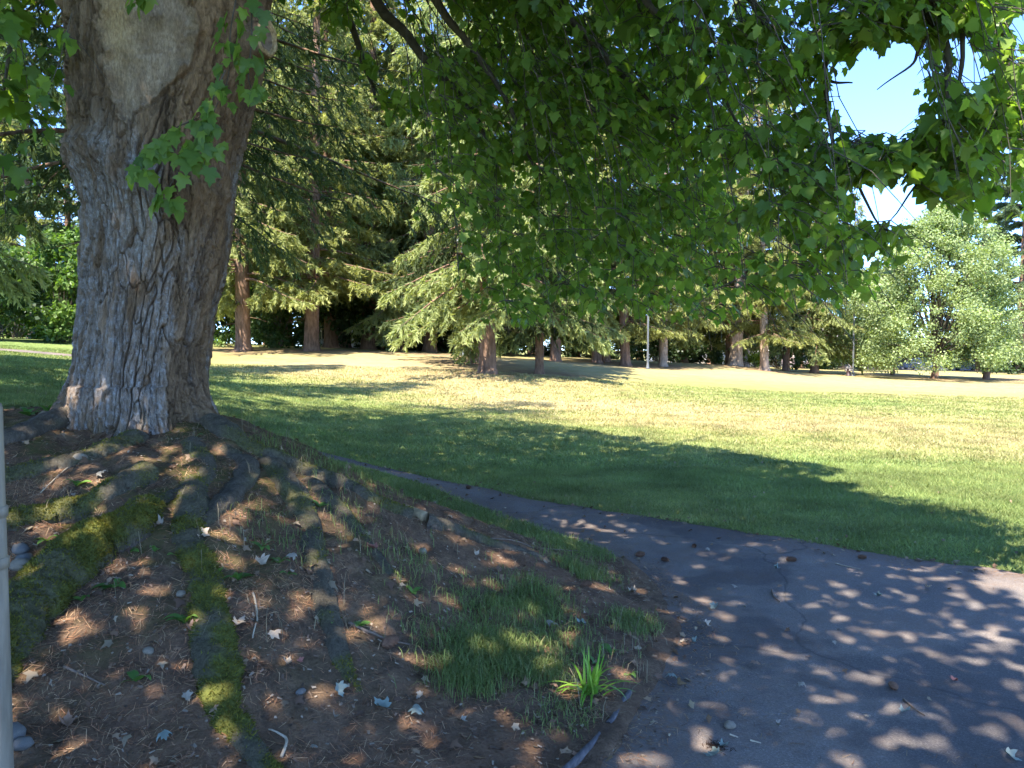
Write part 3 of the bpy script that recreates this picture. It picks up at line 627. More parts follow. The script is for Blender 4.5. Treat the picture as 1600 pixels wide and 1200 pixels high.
# sprays that close the gap between the two right-hand boughs
for p, r_ in limbs[9:12]:
    for s in range(34):
        q = p[rng.integers(20, 40)]; az = rng.uniform(0, 6.28); shoot(q, (math.cos(az), math.sin(az), rng.uniform(-.4, .2)), rng.uniform(.15, .38), rng.integers(5, 9), .075, force=True)
AL = np.concatenate([p for p, r_ in limbs[:16]])
for s in range(120):
    px_, py_ = (rng.uniform(1285, 1450), rng.uniform(-30, 55)) if s % 2 else (rng.uniform(1290, 1470), rng.uniform(200, 285)); q = P(px_, py_, rng.uniform(4.3, 5.1)); nl = AL[np.argmin(((AL - q) ** 2).sum(1))]
    n0 = len(LP); az = rng.uniform(0, 6.28); shoot(q, (math.cos(az), math.sin(az), rng.uniform(-.4, .2)), rng.uniform(.15, .34), rng.integers(5, 9), .075, force=True)
    if len(LP) > n0 and np.linalg.norm(nl - q) < .6: twigs.tube([nl, (nl + q) / 2 + [0, 0, .04], q], [.004, .0035, .003], 3, cap=False)
# left side, in front of the trunk's shadow side
for k in range(26):
    px_ = rng.uniform(-60, 95); dd = rng.uniform(4.2, 6.4); q = P(px_, rng.uniform(-60, np.interp(px_, [-60, 40, 95], [290, 250, 70])), dd); az = rng.uniform(0, 6.28)
    shoot(q, (math.cos(az), math.sin(az), -.3), rng.uniform(.25, .5), rng.integers(5, 9), .1)
NGEN = sum(len(a) for a in LP)
# young shoots hanging down the trunk face
def hang(pxs, d, nl, size):
    p = smooth_path(np.array([P(a, b, d) for a, b in pxs]), 30); twigs.tube(p, np.linspace(.005, .002, 30), 4, cap=False)
    for k in range(nl):
        u = rng.uniform(.1, 1); q = p[int(u * 29)]; az = rng.uniform(math.pi * .9, 2.1 * math.pi); out = np.array([[math.cos(az), math.sin(az), 0]]); b = q + norm(out + [0, 0, -.4]) * rng.uniform(.03, .09)
        twigs.add([q, q + [.0015, .0015, 0], b[0]], [[0, 1, 2]])
        LP.append(b); LTIP.append(norm(out * .35 + [0, 0, -1.0] + .2 * rng.normal(size=(1, 3)))); LN.append(norm(out + [0, -.5, .35] + .45 * rng.normal(size=(1, 3)))); LS.append(np.array([size * rng.uniform(.65, 1.25)]))
hang([(392, -30), (393, 60), (388, 120), (398, 150)], 4.45, 22, .085)
hang([(372, -20), (360, 50), (358, 110), (345, 160)], 4.45, 22, .085)
hang([(352, 110), (320, 175), (275, 200), (235, 235), (222, 270)], 4.4, 34, .095)
hang([(340, 160), (318, 210), (290, 250), (262, 300), (268, 320)], 4.4, 26, .09)
hang([(330, 180), (328, 220), (318, 260)], 4.4, 14, .085)
hang([(112, 20), (100, 70), (84, 120), (68, 150)], 4.6, 12, .09)
hang([(225, -30), (228, 0), (232, 15)], 4.5, 8, .085)
LP = np.concatenate(LP); LTIP = np.concatenate(LTIP); LN = np.concatenate(LN); LS = np.concatenate(LS)
lpx, lpy, lf = project(LP + LTIP * LS[:, None] * .5)
keep = np.ones(len(LP), bool)
genm = np.arange(len(LP)) < NGEN
soft = 70 * fbm(lpx / 90, lpy / 90, 3.3, 3) + rng.normal(0, 16, len(LP))
keep &= ~(genm & (lpy > np.interp(lpx + soft * (lpx < 840), bx, by) + 14 + .3 * np.minimum(soft, 40)) & (lpx > 100) & (lpx < 1700) & (lf > 0))
keep &= ~(genm & (lpx > 96) & (lpx < 440) & (lpy > -60) & (lpy < 700) & (lf > 0) & (lf < 12))
for hp in holes: keep &= ~(genm & inside(hp, lpx, lpy) & (rng.random(len(LP)) < .93))
keep &= LP[:, 2] > 1.9
keep &= ~((lf < 3.2) & (lf > -1) & (np.abs(lpx - 800) < 900) & (lpy > -100) & (lpy < 1200))
LP, LTIP, LN, LS, lpx, lpy, lf, genm = (a[keep] for a in (LP, LTIP, LN, LS, lpx, lpy, lf, genm))
RM = frames(LTIP, LN)
# leaves that show largest become single parts
vis = (lpx > 4) & (lpx < 1596) & (lpy > 4) & (lf > 0); area = np.where(vis, LS / np.maximum(lf, .1) * (.25 + np.abs(RM[:, 1, 2])), 0)
big = np.zeros(len(LP), bool); big[np.argsort(-area)[:300]] = True
lm = [make_mesh('leaf', V * 1.0, [f]) for V, f in LT]
lmat = leafy('maple_leaf', .6, .42, rnd=[(0, (.085, .155, .03)), (.5, (.115, .195, .038)), (1, (.17, .26, .05))])
for k in np.nonzero(big)[0]:
    o = link('leaf', lm[k % 4], lmat, maple)
    mt = np.eye(4); mt[:3, :3] = RM[k] * LS[k]; mt[:3, 3] = LP[k] - BASE; o.matrix_local = Matrix(mt.tolist())
VV, FF, CC = [], [], []; off = 0
for q in range(4):
    s = np.nonzero(~big & (np.arange(len(LP)) % 4 == q))[0]
    V, F, kv = leaf_arrays(LP[s] - BASE, RM[s], LS[s], LT_MID[q]); VV.append(V); FF.append(F + off); off += len(V)
    g = rng.random((len(s), 1)); c = np.array([.09, .165, .03]) * (1 - g) + np.array([.23, .32, .06]) * g
    CC.append(np.repeat(c, kv, 0))
fo = mpart('foliage', make_mesh('foliage', np.concatenate(VV), [np.concatenate(FF)], np.concatenate(CC)), M['leaf'], 'stuff')
print('MAPLE leaves', len(LP))
# crown above the picture; trimmed to the outline of its shadow on the ground
sh_poly = [(-14, -8), (-1, -8), (.9, -3), (2.0, 1.5), (2.7, 3.2), (3.0, 4.6), (3.3, 6.0), (3.6, 8.0), (4.1, 10.0), (3.2, 12.0), (2.0, 13.8), (.0, 16.8), (-3.6, 18.8), (-9, 19), (-14, 12)]
N = 240000; u = rng.normal(size=(N, 3)); u = norm(u) * (rng.random((N, 1)) ** .42)
q = np.array([TX - .5, TY - 1.5, 8.6]) + u * [8.0, 8.2, 4.6]
cl = fbm(q[:, 0] * 1.7, q[:, 1] * 1.7, q[:, 2] * 1.7, 3); q = q[cl > -.12]
sp = q[:, :2] - TOSUN[:2] / TOSUN[2] * q[:, 2:]; e = sdist(sh_poly, sp[:, 0], sp[:, 1]); ppx, ppy, pf = project(q)
k = (e + .5 * fbm(sp[:, 0] * .9, sp[:, 1] * .9, 2.2, 3) > 0) & ~((pf > 0) & (ppy > -25) & (ppx > -80) & (ppx < 1680)) & (q[:, 2] > 4.2)
dz = np.zeros(len(q))  # unseen crown thinned on purpose where its shadow should hold sun flecks
for (ex, ey, er) in ((-1.3, 4.5, 1.3), (-.6, 5.2, .9), (3.0, 4.4, 1.3), (.7, 7.0, .9), (2.4, 3.2, .8)): dz = np.maximum(dz, np.exp(-(((sp[:, 0] - ex) / er) ** 2 + ((sp[:, 1] - ey) / er) ** 2)))
k &= rng.random(len(q)) > .5 * dz
q = q[k][:53000]; nq = len(q); ou = norm(q - [TX, TY, 6]); tp = norm(ou * [1, 1, .2] + [0, 0, -.4] + .5 * rng.normal(size=(nq, 3))); nn = norm(np.array([0, 0, 1.0]) + .6 * rng.normal(size=(nq, 3)))
KITE = (np.array([[0, 0, 0], [.5, .45, .05], [0, 1.05, -.1], [-.5, .45, .05]]), np.array([[0, 1, 2], [0, 2, 3]]))
V, F, kv = leaf_arrays(q - BASE, frames(tp, nn), rng.uniform(.10, .2, nq), KITE); g = rng.random((nq, 1)); c = np.array([.045, .10, .018]) * (1 - g) + np.array([.085, .155, .028]) * g
mpart('upper_foliage', make_mesh('upper_foliage', V, [F], np.repeat(c, kv, 0)), M['leaf'], 'stuff')
for p, r_ in limbs:
    mb = MB(); mb.tube(p - BASE, r_, 9); mpart('limb', mb.mesh('limb', True), M['twig'])
twigs.V = [v - BASE for v in twigs.V]; mpart('twigs', twigs.mesh('twigs'), M['twig'], 'stuff')

# ------------------------------------------------------------------ conifers and other trees
def conifer_parts(seed, Ht, Rm_, zb, nb, r0, sparse=1.0, droop=.55, hang_=.7, cols=((.05, .085, .03), (.11, .14, .05)), kite=.2, bare=True, tiers=0, dens=.02, kw=(.12, .23)):
    g = np.random.default_rng(seed); out = {}
    lean = g.normal(0, .012, 2); m = 26; z = np.concatenate([[-.3, 0, .12, .3, .7], np.linspace(1.4, Ht, m - 5)])
    rr = r0 * (1 - z / Ht) ** .8 + .01; rr[:5] = r0 * np.array([1.4, 1.3, 1.14, 1.06, 1.0]); n = 14
    a = np.arange(n) * 2 * math.pi / n; A, ZZ = np.meshgrid(a, z); q = rr[:, None] * (1 + .08 * fbm(np.cos(A) * 2 + seed, np.sin(A) * 2, ZZ * .8, 3) + .12 * np.exp(-ZZ * 2.5) * np.sin(A * 5 + seed))
    V = np.stack([q * np.cos(A) + lean[0] * ZZ, q * np.sin(A) + lean[1] * ZZ, ZZ], -1).reshape(-1, 3)
    i = (np.arange(m - 1)[:, None] * n + np.arange(n)[None]).ravel(); j = (np.arange(m - 1)[:, None] * n + (np.arange(n)[None] + 1) % n).ravel()
    out['trunk'] = make_mesh('trunk', V, [np.stack([i, j, j + n, i + n], 1)], smooth=True)
    br = MB(); KP, KD, KL, KC = [], [], [], []
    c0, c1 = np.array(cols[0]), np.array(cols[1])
    for b in range(nb):
        f = (b + g.random()) / nb; zz = zb + (Ht - zb) * f ** 1.15
        if tiers: zz = zb + (Ht - zb) * (np.floor(f * tiers) + .15 * g.random()) / tiers
        prof = min(1.0, .8 + 2.2 * f) * (1 - f) ** .75 if not tiers else (1 - f) ** .65
        L = max(.35, Rm_ * prof * g.uniform(.65, 1.15)); az = g.uniform(0, 6.283); k = 9; t = np.linspace(0, 1, k)
        dr = droop * (1 - .75 * f); up = g.uniform(.05, .3) + .5 * f
        rad_ = L * t; hz = L * (up * t * .6 - dr * t ** 1.7 + .28 * dr * t ** 4)
        wob = az + .12 * np.sin(t * 3 + g.uniform(0, 6)); p = np.stack([rad_ * np.cos(wob) + lean[0] * zz, rad_ * np.sin(wob) + lean[1] * zz, zz + hz], 1)
        br.tube(p, np.linspace(.012 + .011 * L, .006, k), 4, cap=False)
        ns = int(L / .17 * sparse) + 2; hd = np.array([math.cos(az), math.sin(az), 0]); sd = np.array([-hd[1], hd[0], 0])
        for s in range(ns):
            u = g.uniform(.06, 1) ** .75; q0 = np.array([np.interp(u, t, p[:, c]) for c in range(3)]); side = 1 if s % 2 else -1
            l2 = (.25 + .42 * L * (1 - u) * .55 + .25) * g.uniform(.7, 1.25); d2 = norm(hd * g.uniform(.35, .9) + sd * side * g.uniform(.35, 1.0) + np.array([0, 0, -hang_ * g.uniform(.2, 1.1)]))
            nk = int(l2 / dens) + 2; tt_ = g.random(nk) ** .85; pp = q0 + d2 * l2 * tt_[:, None] + np.array([0, 0, -.35 * hang_]) * (l2 * tt_[:, None] ** 2)
            KP.append(pp); kd = norm(d2 * .7 + np.array([0, 0, -hang_ * .55]) + .5 * g.normal(size=(nk, 3))); KD.append(kd); KL.append(kite * g.uniform(.55, 1.2, nk))
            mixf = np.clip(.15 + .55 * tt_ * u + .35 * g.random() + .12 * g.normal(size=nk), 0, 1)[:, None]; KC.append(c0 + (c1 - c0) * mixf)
    if bare:                                            # dead lower sticks
        for b in range(9):
            zz = g.uniform(min(1.2, zb * .5), zb); az = g.uniform(0, 6.28); L = g.uniform(.4, 1.5); h = np.array([math.cos(az), math.sin(az), -.15])
            br.tube([h * 0 + [0, 0, zz], h * L * .6 + [0, 0, zz], h * L + [0, 0, zz - .1]], [.02, .012, .004], 3, cap=False)
    out['branches'] = br.mesh('branches')
    KP, KD, KL, KC = (np.concatenate(a_) for a_ in (KP, KD, KL, KC)); sd = norm(np.cross(KD, g.normal(size=KD.shape))) * (KL * g.uniform(kw[0], kw[1], len(KL)))[:, None]
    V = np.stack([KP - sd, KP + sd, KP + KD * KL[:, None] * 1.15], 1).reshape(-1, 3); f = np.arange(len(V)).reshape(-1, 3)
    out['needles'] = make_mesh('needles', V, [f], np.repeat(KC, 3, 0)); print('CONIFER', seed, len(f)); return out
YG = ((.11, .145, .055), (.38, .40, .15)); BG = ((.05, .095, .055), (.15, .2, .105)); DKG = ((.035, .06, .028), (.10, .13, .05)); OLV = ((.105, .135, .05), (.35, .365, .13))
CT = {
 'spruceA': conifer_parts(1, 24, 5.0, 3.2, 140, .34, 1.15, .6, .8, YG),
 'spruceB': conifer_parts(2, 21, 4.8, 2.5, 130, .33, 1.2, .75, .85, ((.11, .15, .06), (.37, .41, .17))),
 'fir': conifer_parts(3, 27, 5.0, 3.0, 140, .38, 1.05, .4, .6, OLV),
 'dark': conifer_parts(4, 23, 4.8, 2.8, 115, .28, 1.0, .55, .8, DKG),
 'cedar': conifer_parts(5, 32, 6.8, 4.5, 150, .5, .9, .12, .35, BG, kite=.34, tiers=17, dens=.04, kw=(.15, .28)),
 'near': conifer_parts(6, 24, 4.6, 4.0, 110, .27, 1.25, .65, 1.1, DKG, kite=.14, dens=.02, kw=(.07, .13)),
}
def conifer(kind, pos, label, sc=1.0, rz=None, bark='cbark', group=None, zs=1.0, name='conifer_tree'):
    e = empty(name, tuple(pos), label, 'tree', group, rng.uniform(0, 6.28) if rz is None else rz, sc)
    e.scale = (sc, sc, sc * zs)
    for pn in ('trunk', 'branches', 'needles'):
        me = CT[kind][pn]; o = bpy.data.objects.new({'needles': 'needle_crown'}.get(pn, pn), me); C.objects.link(o); o.parent = e
        if pn != 'trunk': o['kind'] = 'stuff'
        if not me.materials: me.materials.append(M['needle'] if pn == 'needles' else M['cbark'])
        if pn == 'trunk' and bark != 'cbark':
            o.material_slots[0].link = 'OBJECT'; o.material_slots[0].material = M[bark]
    return e
conifer('near', (-5.3, 10.3, H1(-5.3, 10.3)), 'dark drooping spruce right behind the big maple, its trunk hidden by the maple', .95, 1.0, zs=1.0).scale = (.95, .95, .8)
conifer('spruceA', at(380, 36), 'tall sunlit spruce with a bare reddish trunk, first to the right of the maple', 1.0, .4)
conifer('fir', at(487, 38), 'tall fir with a short thick trunk, second to the right of the maple', .95, 2.0)
conifer('spruceB', at(762, 29), 'big spruce on a small rise with long bright drooping boughs to its left', 1.0, .7)
conifer('dark', at(741, 34), 'spruce whose dark trunk stands just behind the big spruce on the rise', .9, 3.0)
conifer('dark', at(843, 30.5), 'slim dark-trunked conifer to the right of the big spruce on the rise', .62, 5.0)
conifer('spruceB', at(868, 41), 'conifer with a pale trunk behind the slim dark-trunked one', .85, 2.2)
conifer('spruceA', at(932, 47), 'left one of two thick neighbouring trunks behind a low bright bough', .9, 1.1)
conifer('fir', at(946, 49), 'right one of two thick neighbouring trunks behind a low bright bough', .85, 3.3)
conifer('fir', at(977, 46), 'straight grey-trunked conifer left of the tall white lamp post', .8, 4.0)
conifer('spruceA', at(1036, 48), 'pale sunlit leaning trunk just right of the tall white lamp post', .8, 5.2, 'pbark')
conifer('fir', at(1149, 52), 'thick pale pink trunked pine standing in a brown needle patch', 1.1, .3, 'pbark')
conifer('dark', at(1139, 55), 'dark trunked conifer hidden half behind the thick pale pine', .95, 1.3)
conifer('spruceA', at(1166, 57), 'thin leaning trunk to the right of the thick pale pine', .7, 2.3, 'pbark')
conifer('fir', at(1195, 50), 'medium pale trunk with low green plants at its left', .75, 3.3, 'pbark')
conifer('spruceA', at(1228, 60), 'dark trunk between the medium pale trunk and the brown-barked one', .8, 4.3)
conifer('spruceB', at(1273, 60), 'brown-barked conifer beside the yellow-green bush', .95, 5.3)
conifer('cedar', at(56, 42), 'tiered conifer with a dark trunk left of the maple', .62, .2)
conifer('fir', at(8, 50), 'conifer at the far left edge behind the green bushes', .8, 1.2)
conifer('cedar', at(1592, 82), 'tallest blue-green conifer at the right edge, pointed against the sky', 1.0, .9)
conifer('cedar', at(1530, 92), 'blue-green conifer rising just left of the tallest one', .86, 2.6)
GRP = 'conifers of the wood behind the lawn'
for px_, d, kd, sc in ((432, 45, 'spruceA', 1.15), (518, 46, 'spruceA', 1.2), (575, 47, 'fir', 1.1), (622, 49, 'spruceA', 1.15), (672, 47, 'spruceB', 1.25), (420, 52, 'dark', 1.1), (450, 60, 'spruceA', 1.15), (540, 50, 'spruceA', 1.0), (590, 58, 'fir', 1.1), (640, 54, 'spruceB', 1.0), (690, 62, 'dark', 1.1), (715, 48, 'spruceA', .9), (800, 56, 'fir', 1.0), (830, 66, 'dark', 1.1), (900, 60, 'spruceB', 1.0), (1000, 66, 'dark', 1.0), (1070, 62, 'spruceB', .9), (1110, 72, 'spruceA', 1.0), (1250, 76, 'fir', .9), (1330, 84, 'spruceA', .8), (1390, 92, 'dark', .75), (110, 56, 'dark', 1.0), (170, 60, 'fir', 1.0), (240, 52, 'spruceA', 1.0), (320, 56, 'dark', 1.0), (-60, 58, 'spruceB', 1.0), (1660, 84, 'spruceA', 1.0)):
    conifer(kd, at(px_, d), 'one of the conifers filling the wood behind the front row', sc, None, group=GRP)
GRP = 'conifers beyond the left edge that shade the left lawn'
for x, y, kd, sc in ((-15.5, 17, 'spruceA', 1.05), (-13, 10, 'fir', 1.0), (-21, 12, 'dark', 1.0), (-11, -4, 'fir', .9)):
    conifer(kd, (x, y, H1(x, y)), 'conifer beyond the left edge of the picture, shading the left lawn', sc, None, group=GRP)

def leaf_cloud(g, cen, rad_, n, size, c0, c1, flat=.5, shell=.55):
    u = norm(g.normal(size=(n, 3))) * (g.random((n, 1)) ** shell); q = np.asarray(cen) + u * np.asarray(rad_)
    d = norm(u * .6 + np.array([0, 0, -.35]) + .8 * g.normal(size=(n, 3))); nn = norm(np.array([0, 0, 1.0]) * flat + u * .7 + .6 * g.normal(size=(n, 3))); s = norm(np.cross(d, nn))
    L = size * g.uniform(.6, 1.3, (n, 1)); mid = q + d * L * .45 + nn * L * .06; V = np.stack([q, mid + s * L * .38, q + d * L, mid - s * L * .38], 1)
    k = np.clip(g.random((n, 1)) * .8 + .2 * g.random(), 0, 1); col = np.asarray(c0) * (1 - k) + np.asarray(c1) * k; return V.reshape(-1, 3), np.repeat(col, 4, 0)
def broadleaf(name, pos, label, cat, clumps, size, c0, c1, seed, trunk=None, group=None, per=420):
    """clumps: list of (x,y,z,rx,ry,rz); limbs run from the trunk to each clump"""
    g = np.random.default_rng(seed); e = empty(name, tuple(pos), label, cat, group); VV, CC = [], []
    for (x, y, z, a, b, c) in clumps:
        v, cc = leaf_cloud(g, (x, y, z), (a, b, c), int(per * a * b * 1.2), size, c0, c1); VV.append(v); CC.append(cc * g.uniform(.85, 1.18))
    V = np.concatenate(VV); o = link('crown' if trunk else 'foliage', make_mesh('crown', V, [np.arange(len(V)).reshape(-1, 4)], np.concatenate(CC)), M['shrub'], e); o['kind'] = 'stuff'
    m = MB(); h, r0 = trunk if trunk else (.3, .05)
    for (x, y, z, a, b, c) in clumps:
        if g.random() < (.3 if trunk else .6):
            s = np.array([g.normal(0, .1), g.normal(0, .1), 0 if not trunk else h * g.uniform(.55, 1)]); p = smooth_path(np.array([s, s + (np.array([x, y, z]) - s) * .5 + [0, 0, .25 * (z - s[2])], (x, y, z)]), 10); m.tube(p, np.linspace(r0 * .33, .01, 10), 5, cap=False)
    if m.n: w = link('limbs' if trunk else 'stems', m.mesh('limbs'), M['twig'], e); w['kind'] = 'stuff'
    if trunk:
        t = MB(); z = np.linspace(-.2, h, 9); p = np.stack([.06 * np.sin(z * 1.3), .05 * np.cos(z * 1.7), z], 1); t.tube(p, r0 * np.linspace(1.35, .75, 9), 10); link('trunk', t.mesh('trunk', True), M['cbark'], e)
    return e
def crown_clumps(seed, Ht, zb, Rw, n, cr, cone=.6):
    g = np.random.default_rng(seed); out = []
    for k in range(n):
        f = g.random() ** .85; z = zb + (Ht - zb) * f; w = Rw * (1 + .22 * math.sin(3 * k)) * (np.sin(math.pi * min(1, .22 + .78 * f)) ** cone) * (1 - .35 * f); a = g.uniform(0, 6.28); q = w * g.random() ** .45; s = cr * g.uniform(.6, 1.2)
        out.append((q * math.cos(a), q * math.sin(a), z, s, s, s * .75))
    return out
broadleaf('birch_tree', at(1461, 55), 'broad pale green birch on the right, its crown hanging low over parked cars', 'tree', crown_clumps(1, 12.2, .9, 6.3, 300, .95, .6) + [(4.3 * math.cos(a), 4.3 * math.sin(a) * .8, 1.3 + .6 * (k % 3), 1.0, 1.0, .8) for k, a in enumerate(np.linspace(2.6, 7.2, 16)) if abs(math.cos(a)) > .25], .165, (.16, .215, .095), (.32, .39, .175), 11, (2.2, .2), per=235)
broadleaf('small_birch_tree', at(1542, 56), 'smaller birch with several stems touching the broad birch on its right', 'tree', crown_clumps(2, 7.5, .8, 2.9, 80, .75), .13, (.16, .215, .095), (.32, .39, .175), 12, (2.0, .2), per=420)
broadleaf('maple_sapling', at(1395, 62), 'green leafy tree left of the broad birch, over the parked cars', 'tree', crown_clumps(3, 8.5, 2.4, 3.0, 80, .85), .16, (.11, .16, .07), (.22, .275, .12), 13, (2.2, .14), per=330)
broadleaf('leafy_tree', at(1345, 74), 'leafy tree behind the thin lamp post on the right', 'tree', crown_clumps(4, 9, 1.2, 3.6, 60, 1.0), .18, (.055, .10, .035), (.115, .16, .055), 14, (2.2, .16))
def bush_clumps(seed, w, dpt, h, n, cr):
    g = np.random.default_rng(seed); o = []
    for k in range(n):
        z = h * g.random() ** .8; s = cr * g.uniform(.6, 1.2); q = math.sqrt(max(.08, 1 - (z / h) ** 2)); o.append((g.uniform(-w, w) * q, g.uniform(-dpt, dpt) * q, z * .92 + .15, s, s, s * .75))
    return o
GRN = ((.05, .11, .022), (.13, .20, .04)); DGN = ((.03, .065, .018), (.07, .115, .03)); LIM = ((.16, .22, .03), (.28, .33, .05))
broadleaf('bush', at(-5, 33), 'dark green rounded bush at the far left edge of the lawn', 'bush', bush_clumps(21, 2.4, 1.8, 3.6, 34, .7), .2, *DGN, 21)
broadleaf('bush', at(100, 34.5), 'tall bright green bush right against the left side of the maple trunk', 'bush', bush_clumps(22, 1.9, 1.6, 5.4, 44, .65), .2, *GRN, 22)
broadleaf('bush', at(28, 37), 'pale green tall bush between the left edge and the tiered conifer', 'bush', bush_clumps(23, 2.2, 1.5, 4.2, 30, .7), .2, (.06, .12, .03), (.14, .21, .045), 23)
broadleaf('bush', at(362, 38.5), 'low bright green bush at the foot of the sunlit spruce', 'bush', bush_clumps(24, 1.7, .8, .9, 18, .4), .14, *GRN, 24)
broadleaf('bush', at(435, 41), 'dark green bush between the first two conifers right of the maple', 'bush', bush_clumps(25, 1.7, 1.4, 4.0, 34, .7), .2, *DGN, 25)
broadleaf('bush', at(1179, 53.5), 'low yellow-green plants beside the thick pale pine', 'bush', bush_clumps(26, 1.2, .7, .75, 14, .35), .16, *LIM, 26)
broadleaf('bush', at(1291, 78), 'round yellow-green bush right of the brown-barked conifer', 'bush', bush_clumps(27, 2.0, 1.5, 2.9, 26, .8), .25, *LIM, 27)
broadleaf('bush', at(1496, 108), 'yellow-green bush seen under the birch behind the parked cars', 'bush', bush_clumps(28, 2.4, 1.5, 2.6, 22, .8), .3, *LIM, 28)
hedges = [(1392, 113, 8.0, 3.4, 'dark hedge across the street behind the navy car'), (1450, 114, 6.0, 3.0, 'dark hedge across the street behind the broad birch trunk'), (1540, 114, 8.0, 2.6, 'dark hedge across the street behind the small birch'), (348, 56, 5.0, 3.0, 'far dark hedge just right of the maple trunk'), (985, 78, 7.0, 3.4, 'far dark hedge behind the straight grey-trunked conifer'), (770, 72, 6.0, 3.2, 'far dark hedge behind the big spruce trunk'), (372, 47, 3.4, 3.4, 'dark hedge behind the sunlit spruce'), (520, 46, 3.2, 3.6, 'dark hedge behind the second conifer right of the maple'), (655, 52, 3.6, 1.6, 'low dark hedge in front of the pale wall'), (735, 50, 3.0, 2.6, 'dark hedge behind the big spruce on the rise'), (825, 52, 3.6, 3.2, 'dark hedge behind the slim dark-trunked conifer'), (925, 58, 4.2, 3.4, 'dark hedge behind the two neighbouring trunks'), (1025, 60, 4.2, 3.6, 'dark hedge behind the white lamp post'), (1090, 62, 2.6, 1.7, 'low dark hedge left of the thick pale pine'), (1215, 68, 4.0, 4.2, 'dark hedge behind the medium pale trunk'), (1318, 82, 4.5, 2.6, 'dark blue-green hedge above the left parked car'), (200, 44, 5.0, 3.4, 'dark hedge mostly hidden by the maple trunk'), (20, 47, 4.6, 3.0, 'dark hedge behind the left bushes'), (1590, 75, 4.2, 2.0, 'dark hedge in front of the grey-roofed house')]
for k, (px_, d, w, h, lb) in enumerate(hedges):
    broadleaf('hedge', at(px_, d), lb, 'hedge', bush_clumps(40 + k, w, 1.3, h, int(w * h * 2.6) + 8, .75), .24, (.028, .055, .02), (.062, .1, .035), 40 + k, per=250)
# ------------------------------------------------------------------ houses behind the trees
M['wallw'] = plain('white_siding', (.7, .68, .7), .7, .06, 3, .1); M['wallp'] = plain('pinkish_render', (.62, .47, .40), .8, .08, 3, .1); M['wallg'] = plain('grey_siding', (.5, .49, .5), .8, .08, 3, .1)
M['roof'] = plain('shingle_roof', (.2, .185, .18), .9, .3, 6, .5); M['roofp'] = plain('pale_grey_roof', (.42, .37, .36), .9, .2, 6, .5); M['glass'] = plain('window_glass', (.03, .04, .05), .12, .2, 2, 0, spec=.6); M['trim'] = plain('white_trim', (.75, .75, .74), .6, .05, 5, 0)  # roofp is a paler grey than roof
def house(px_, d, w, dp, hw, hr, wall, roof, label, rz=0):
    p = at(px_, d); e = empty('house', tuple(p), label, 'house', 'houses behind the wood', rz)
    m = MB(); m.box((0, 0, hw / 2 - .3), (w, dp, hw + .6)); V = np.array([(-w/2, -dp/2, hw), (-w/2, dp/2, hw), (-w/2, 0, hw + hr), (w/2, -dp/2, hw), (w/2, dp/2, hw), (w/2, 0, hw + hr)]); m.add(V, [[0, 1, 2], [3, 5, 4]]); link('wall', m.mesh('wall'), wall, e)
    m = MB(); o = .45; sl = hr / (dp / 2)
    for s in (-1, 1):
        y0 = s * (dp / 2 + o); z0 = hw - o * sl; q = np.array([(-w/2-o, y0, z0), (w/2+o, y0, z0), (w/2+o, 0, hw+hr), (-w/2-o, 0, hw+hr)]) + [0, 0, .03]; m.add(np.concatenate([q, q + [0, 0, .14]]), None, [[0, 1, 2, 3], [4, 7, 6, 5], [0, 4, 5, 1], [1, 5, 6, 2], [0, 3, 7, 4]])
    r_ = link('roof', m.mesh('roof'), roof, e); m = MB(); m.box((w * .22, dp * .12, hw + hr + .1), (.6, .6, 1.3)); link('chimney', m.mesh('chimney'), M['wallp'], r_)
    for k in range(4):
        x = -w / 2 + w * (k + .5) / 4; z = 1.45
        if k == 2:
            m = MB(); m.box((x, -dp / 2 - .03, 1.0), (.95, .08, 2.0)); dr = link('door', m.mesh('door'), M['roof'], e); m = MB(); m.box((x + .35, -dp / 2 - .1, 1.0), (.06, .06, .12)); link('handle', m.mesh('handle'), M['trim'], dr)
        else:
            m = MB(); [m.box((x + sx, -dp / 2 - .03, z), (.09, .1, 1.3)) for sx in (-.75, 0, .75)]; [m.box((x, -dp / 2 - .035, z + sz), (1.59, .11, .09)) for sz in (-.65, .65)]; wn = link('window', m.mesh('window'), M['trim'], e); m = MB(); m.box((x, -dp / 2 - .012, z), (1.45, .04, 1.25)); link('pane', m.mesh('pane'), M['glass'], wn)
    return e
house(610, 66, 13, 8, 2.9, 2.2, M['wallw'], M['roof'], 'pale lilac-white house seen through the gap left of the big spruce')
house(1112, 84, 12, 8, 2.7, 2.0, M['wallw'], M['roof'], 'white house glimpsed left of the thick pale pine', .2)
house(1296, 104, 15, 9, 3.4, 2.6, M['wallp'], M['roofp'], 'pinkish house above the yellow-green bush')
house(1590, 112, 16, 10, 3.0, 3.0, M['wallg'], M['roofp'], 'house with a pale grey roof at the right edge', -.1)
house(70, 64, 12, 8, 3.2, 2.2, M['wallw'], M['roof'], 'pale house glimpsed between the left bushes', -.2)

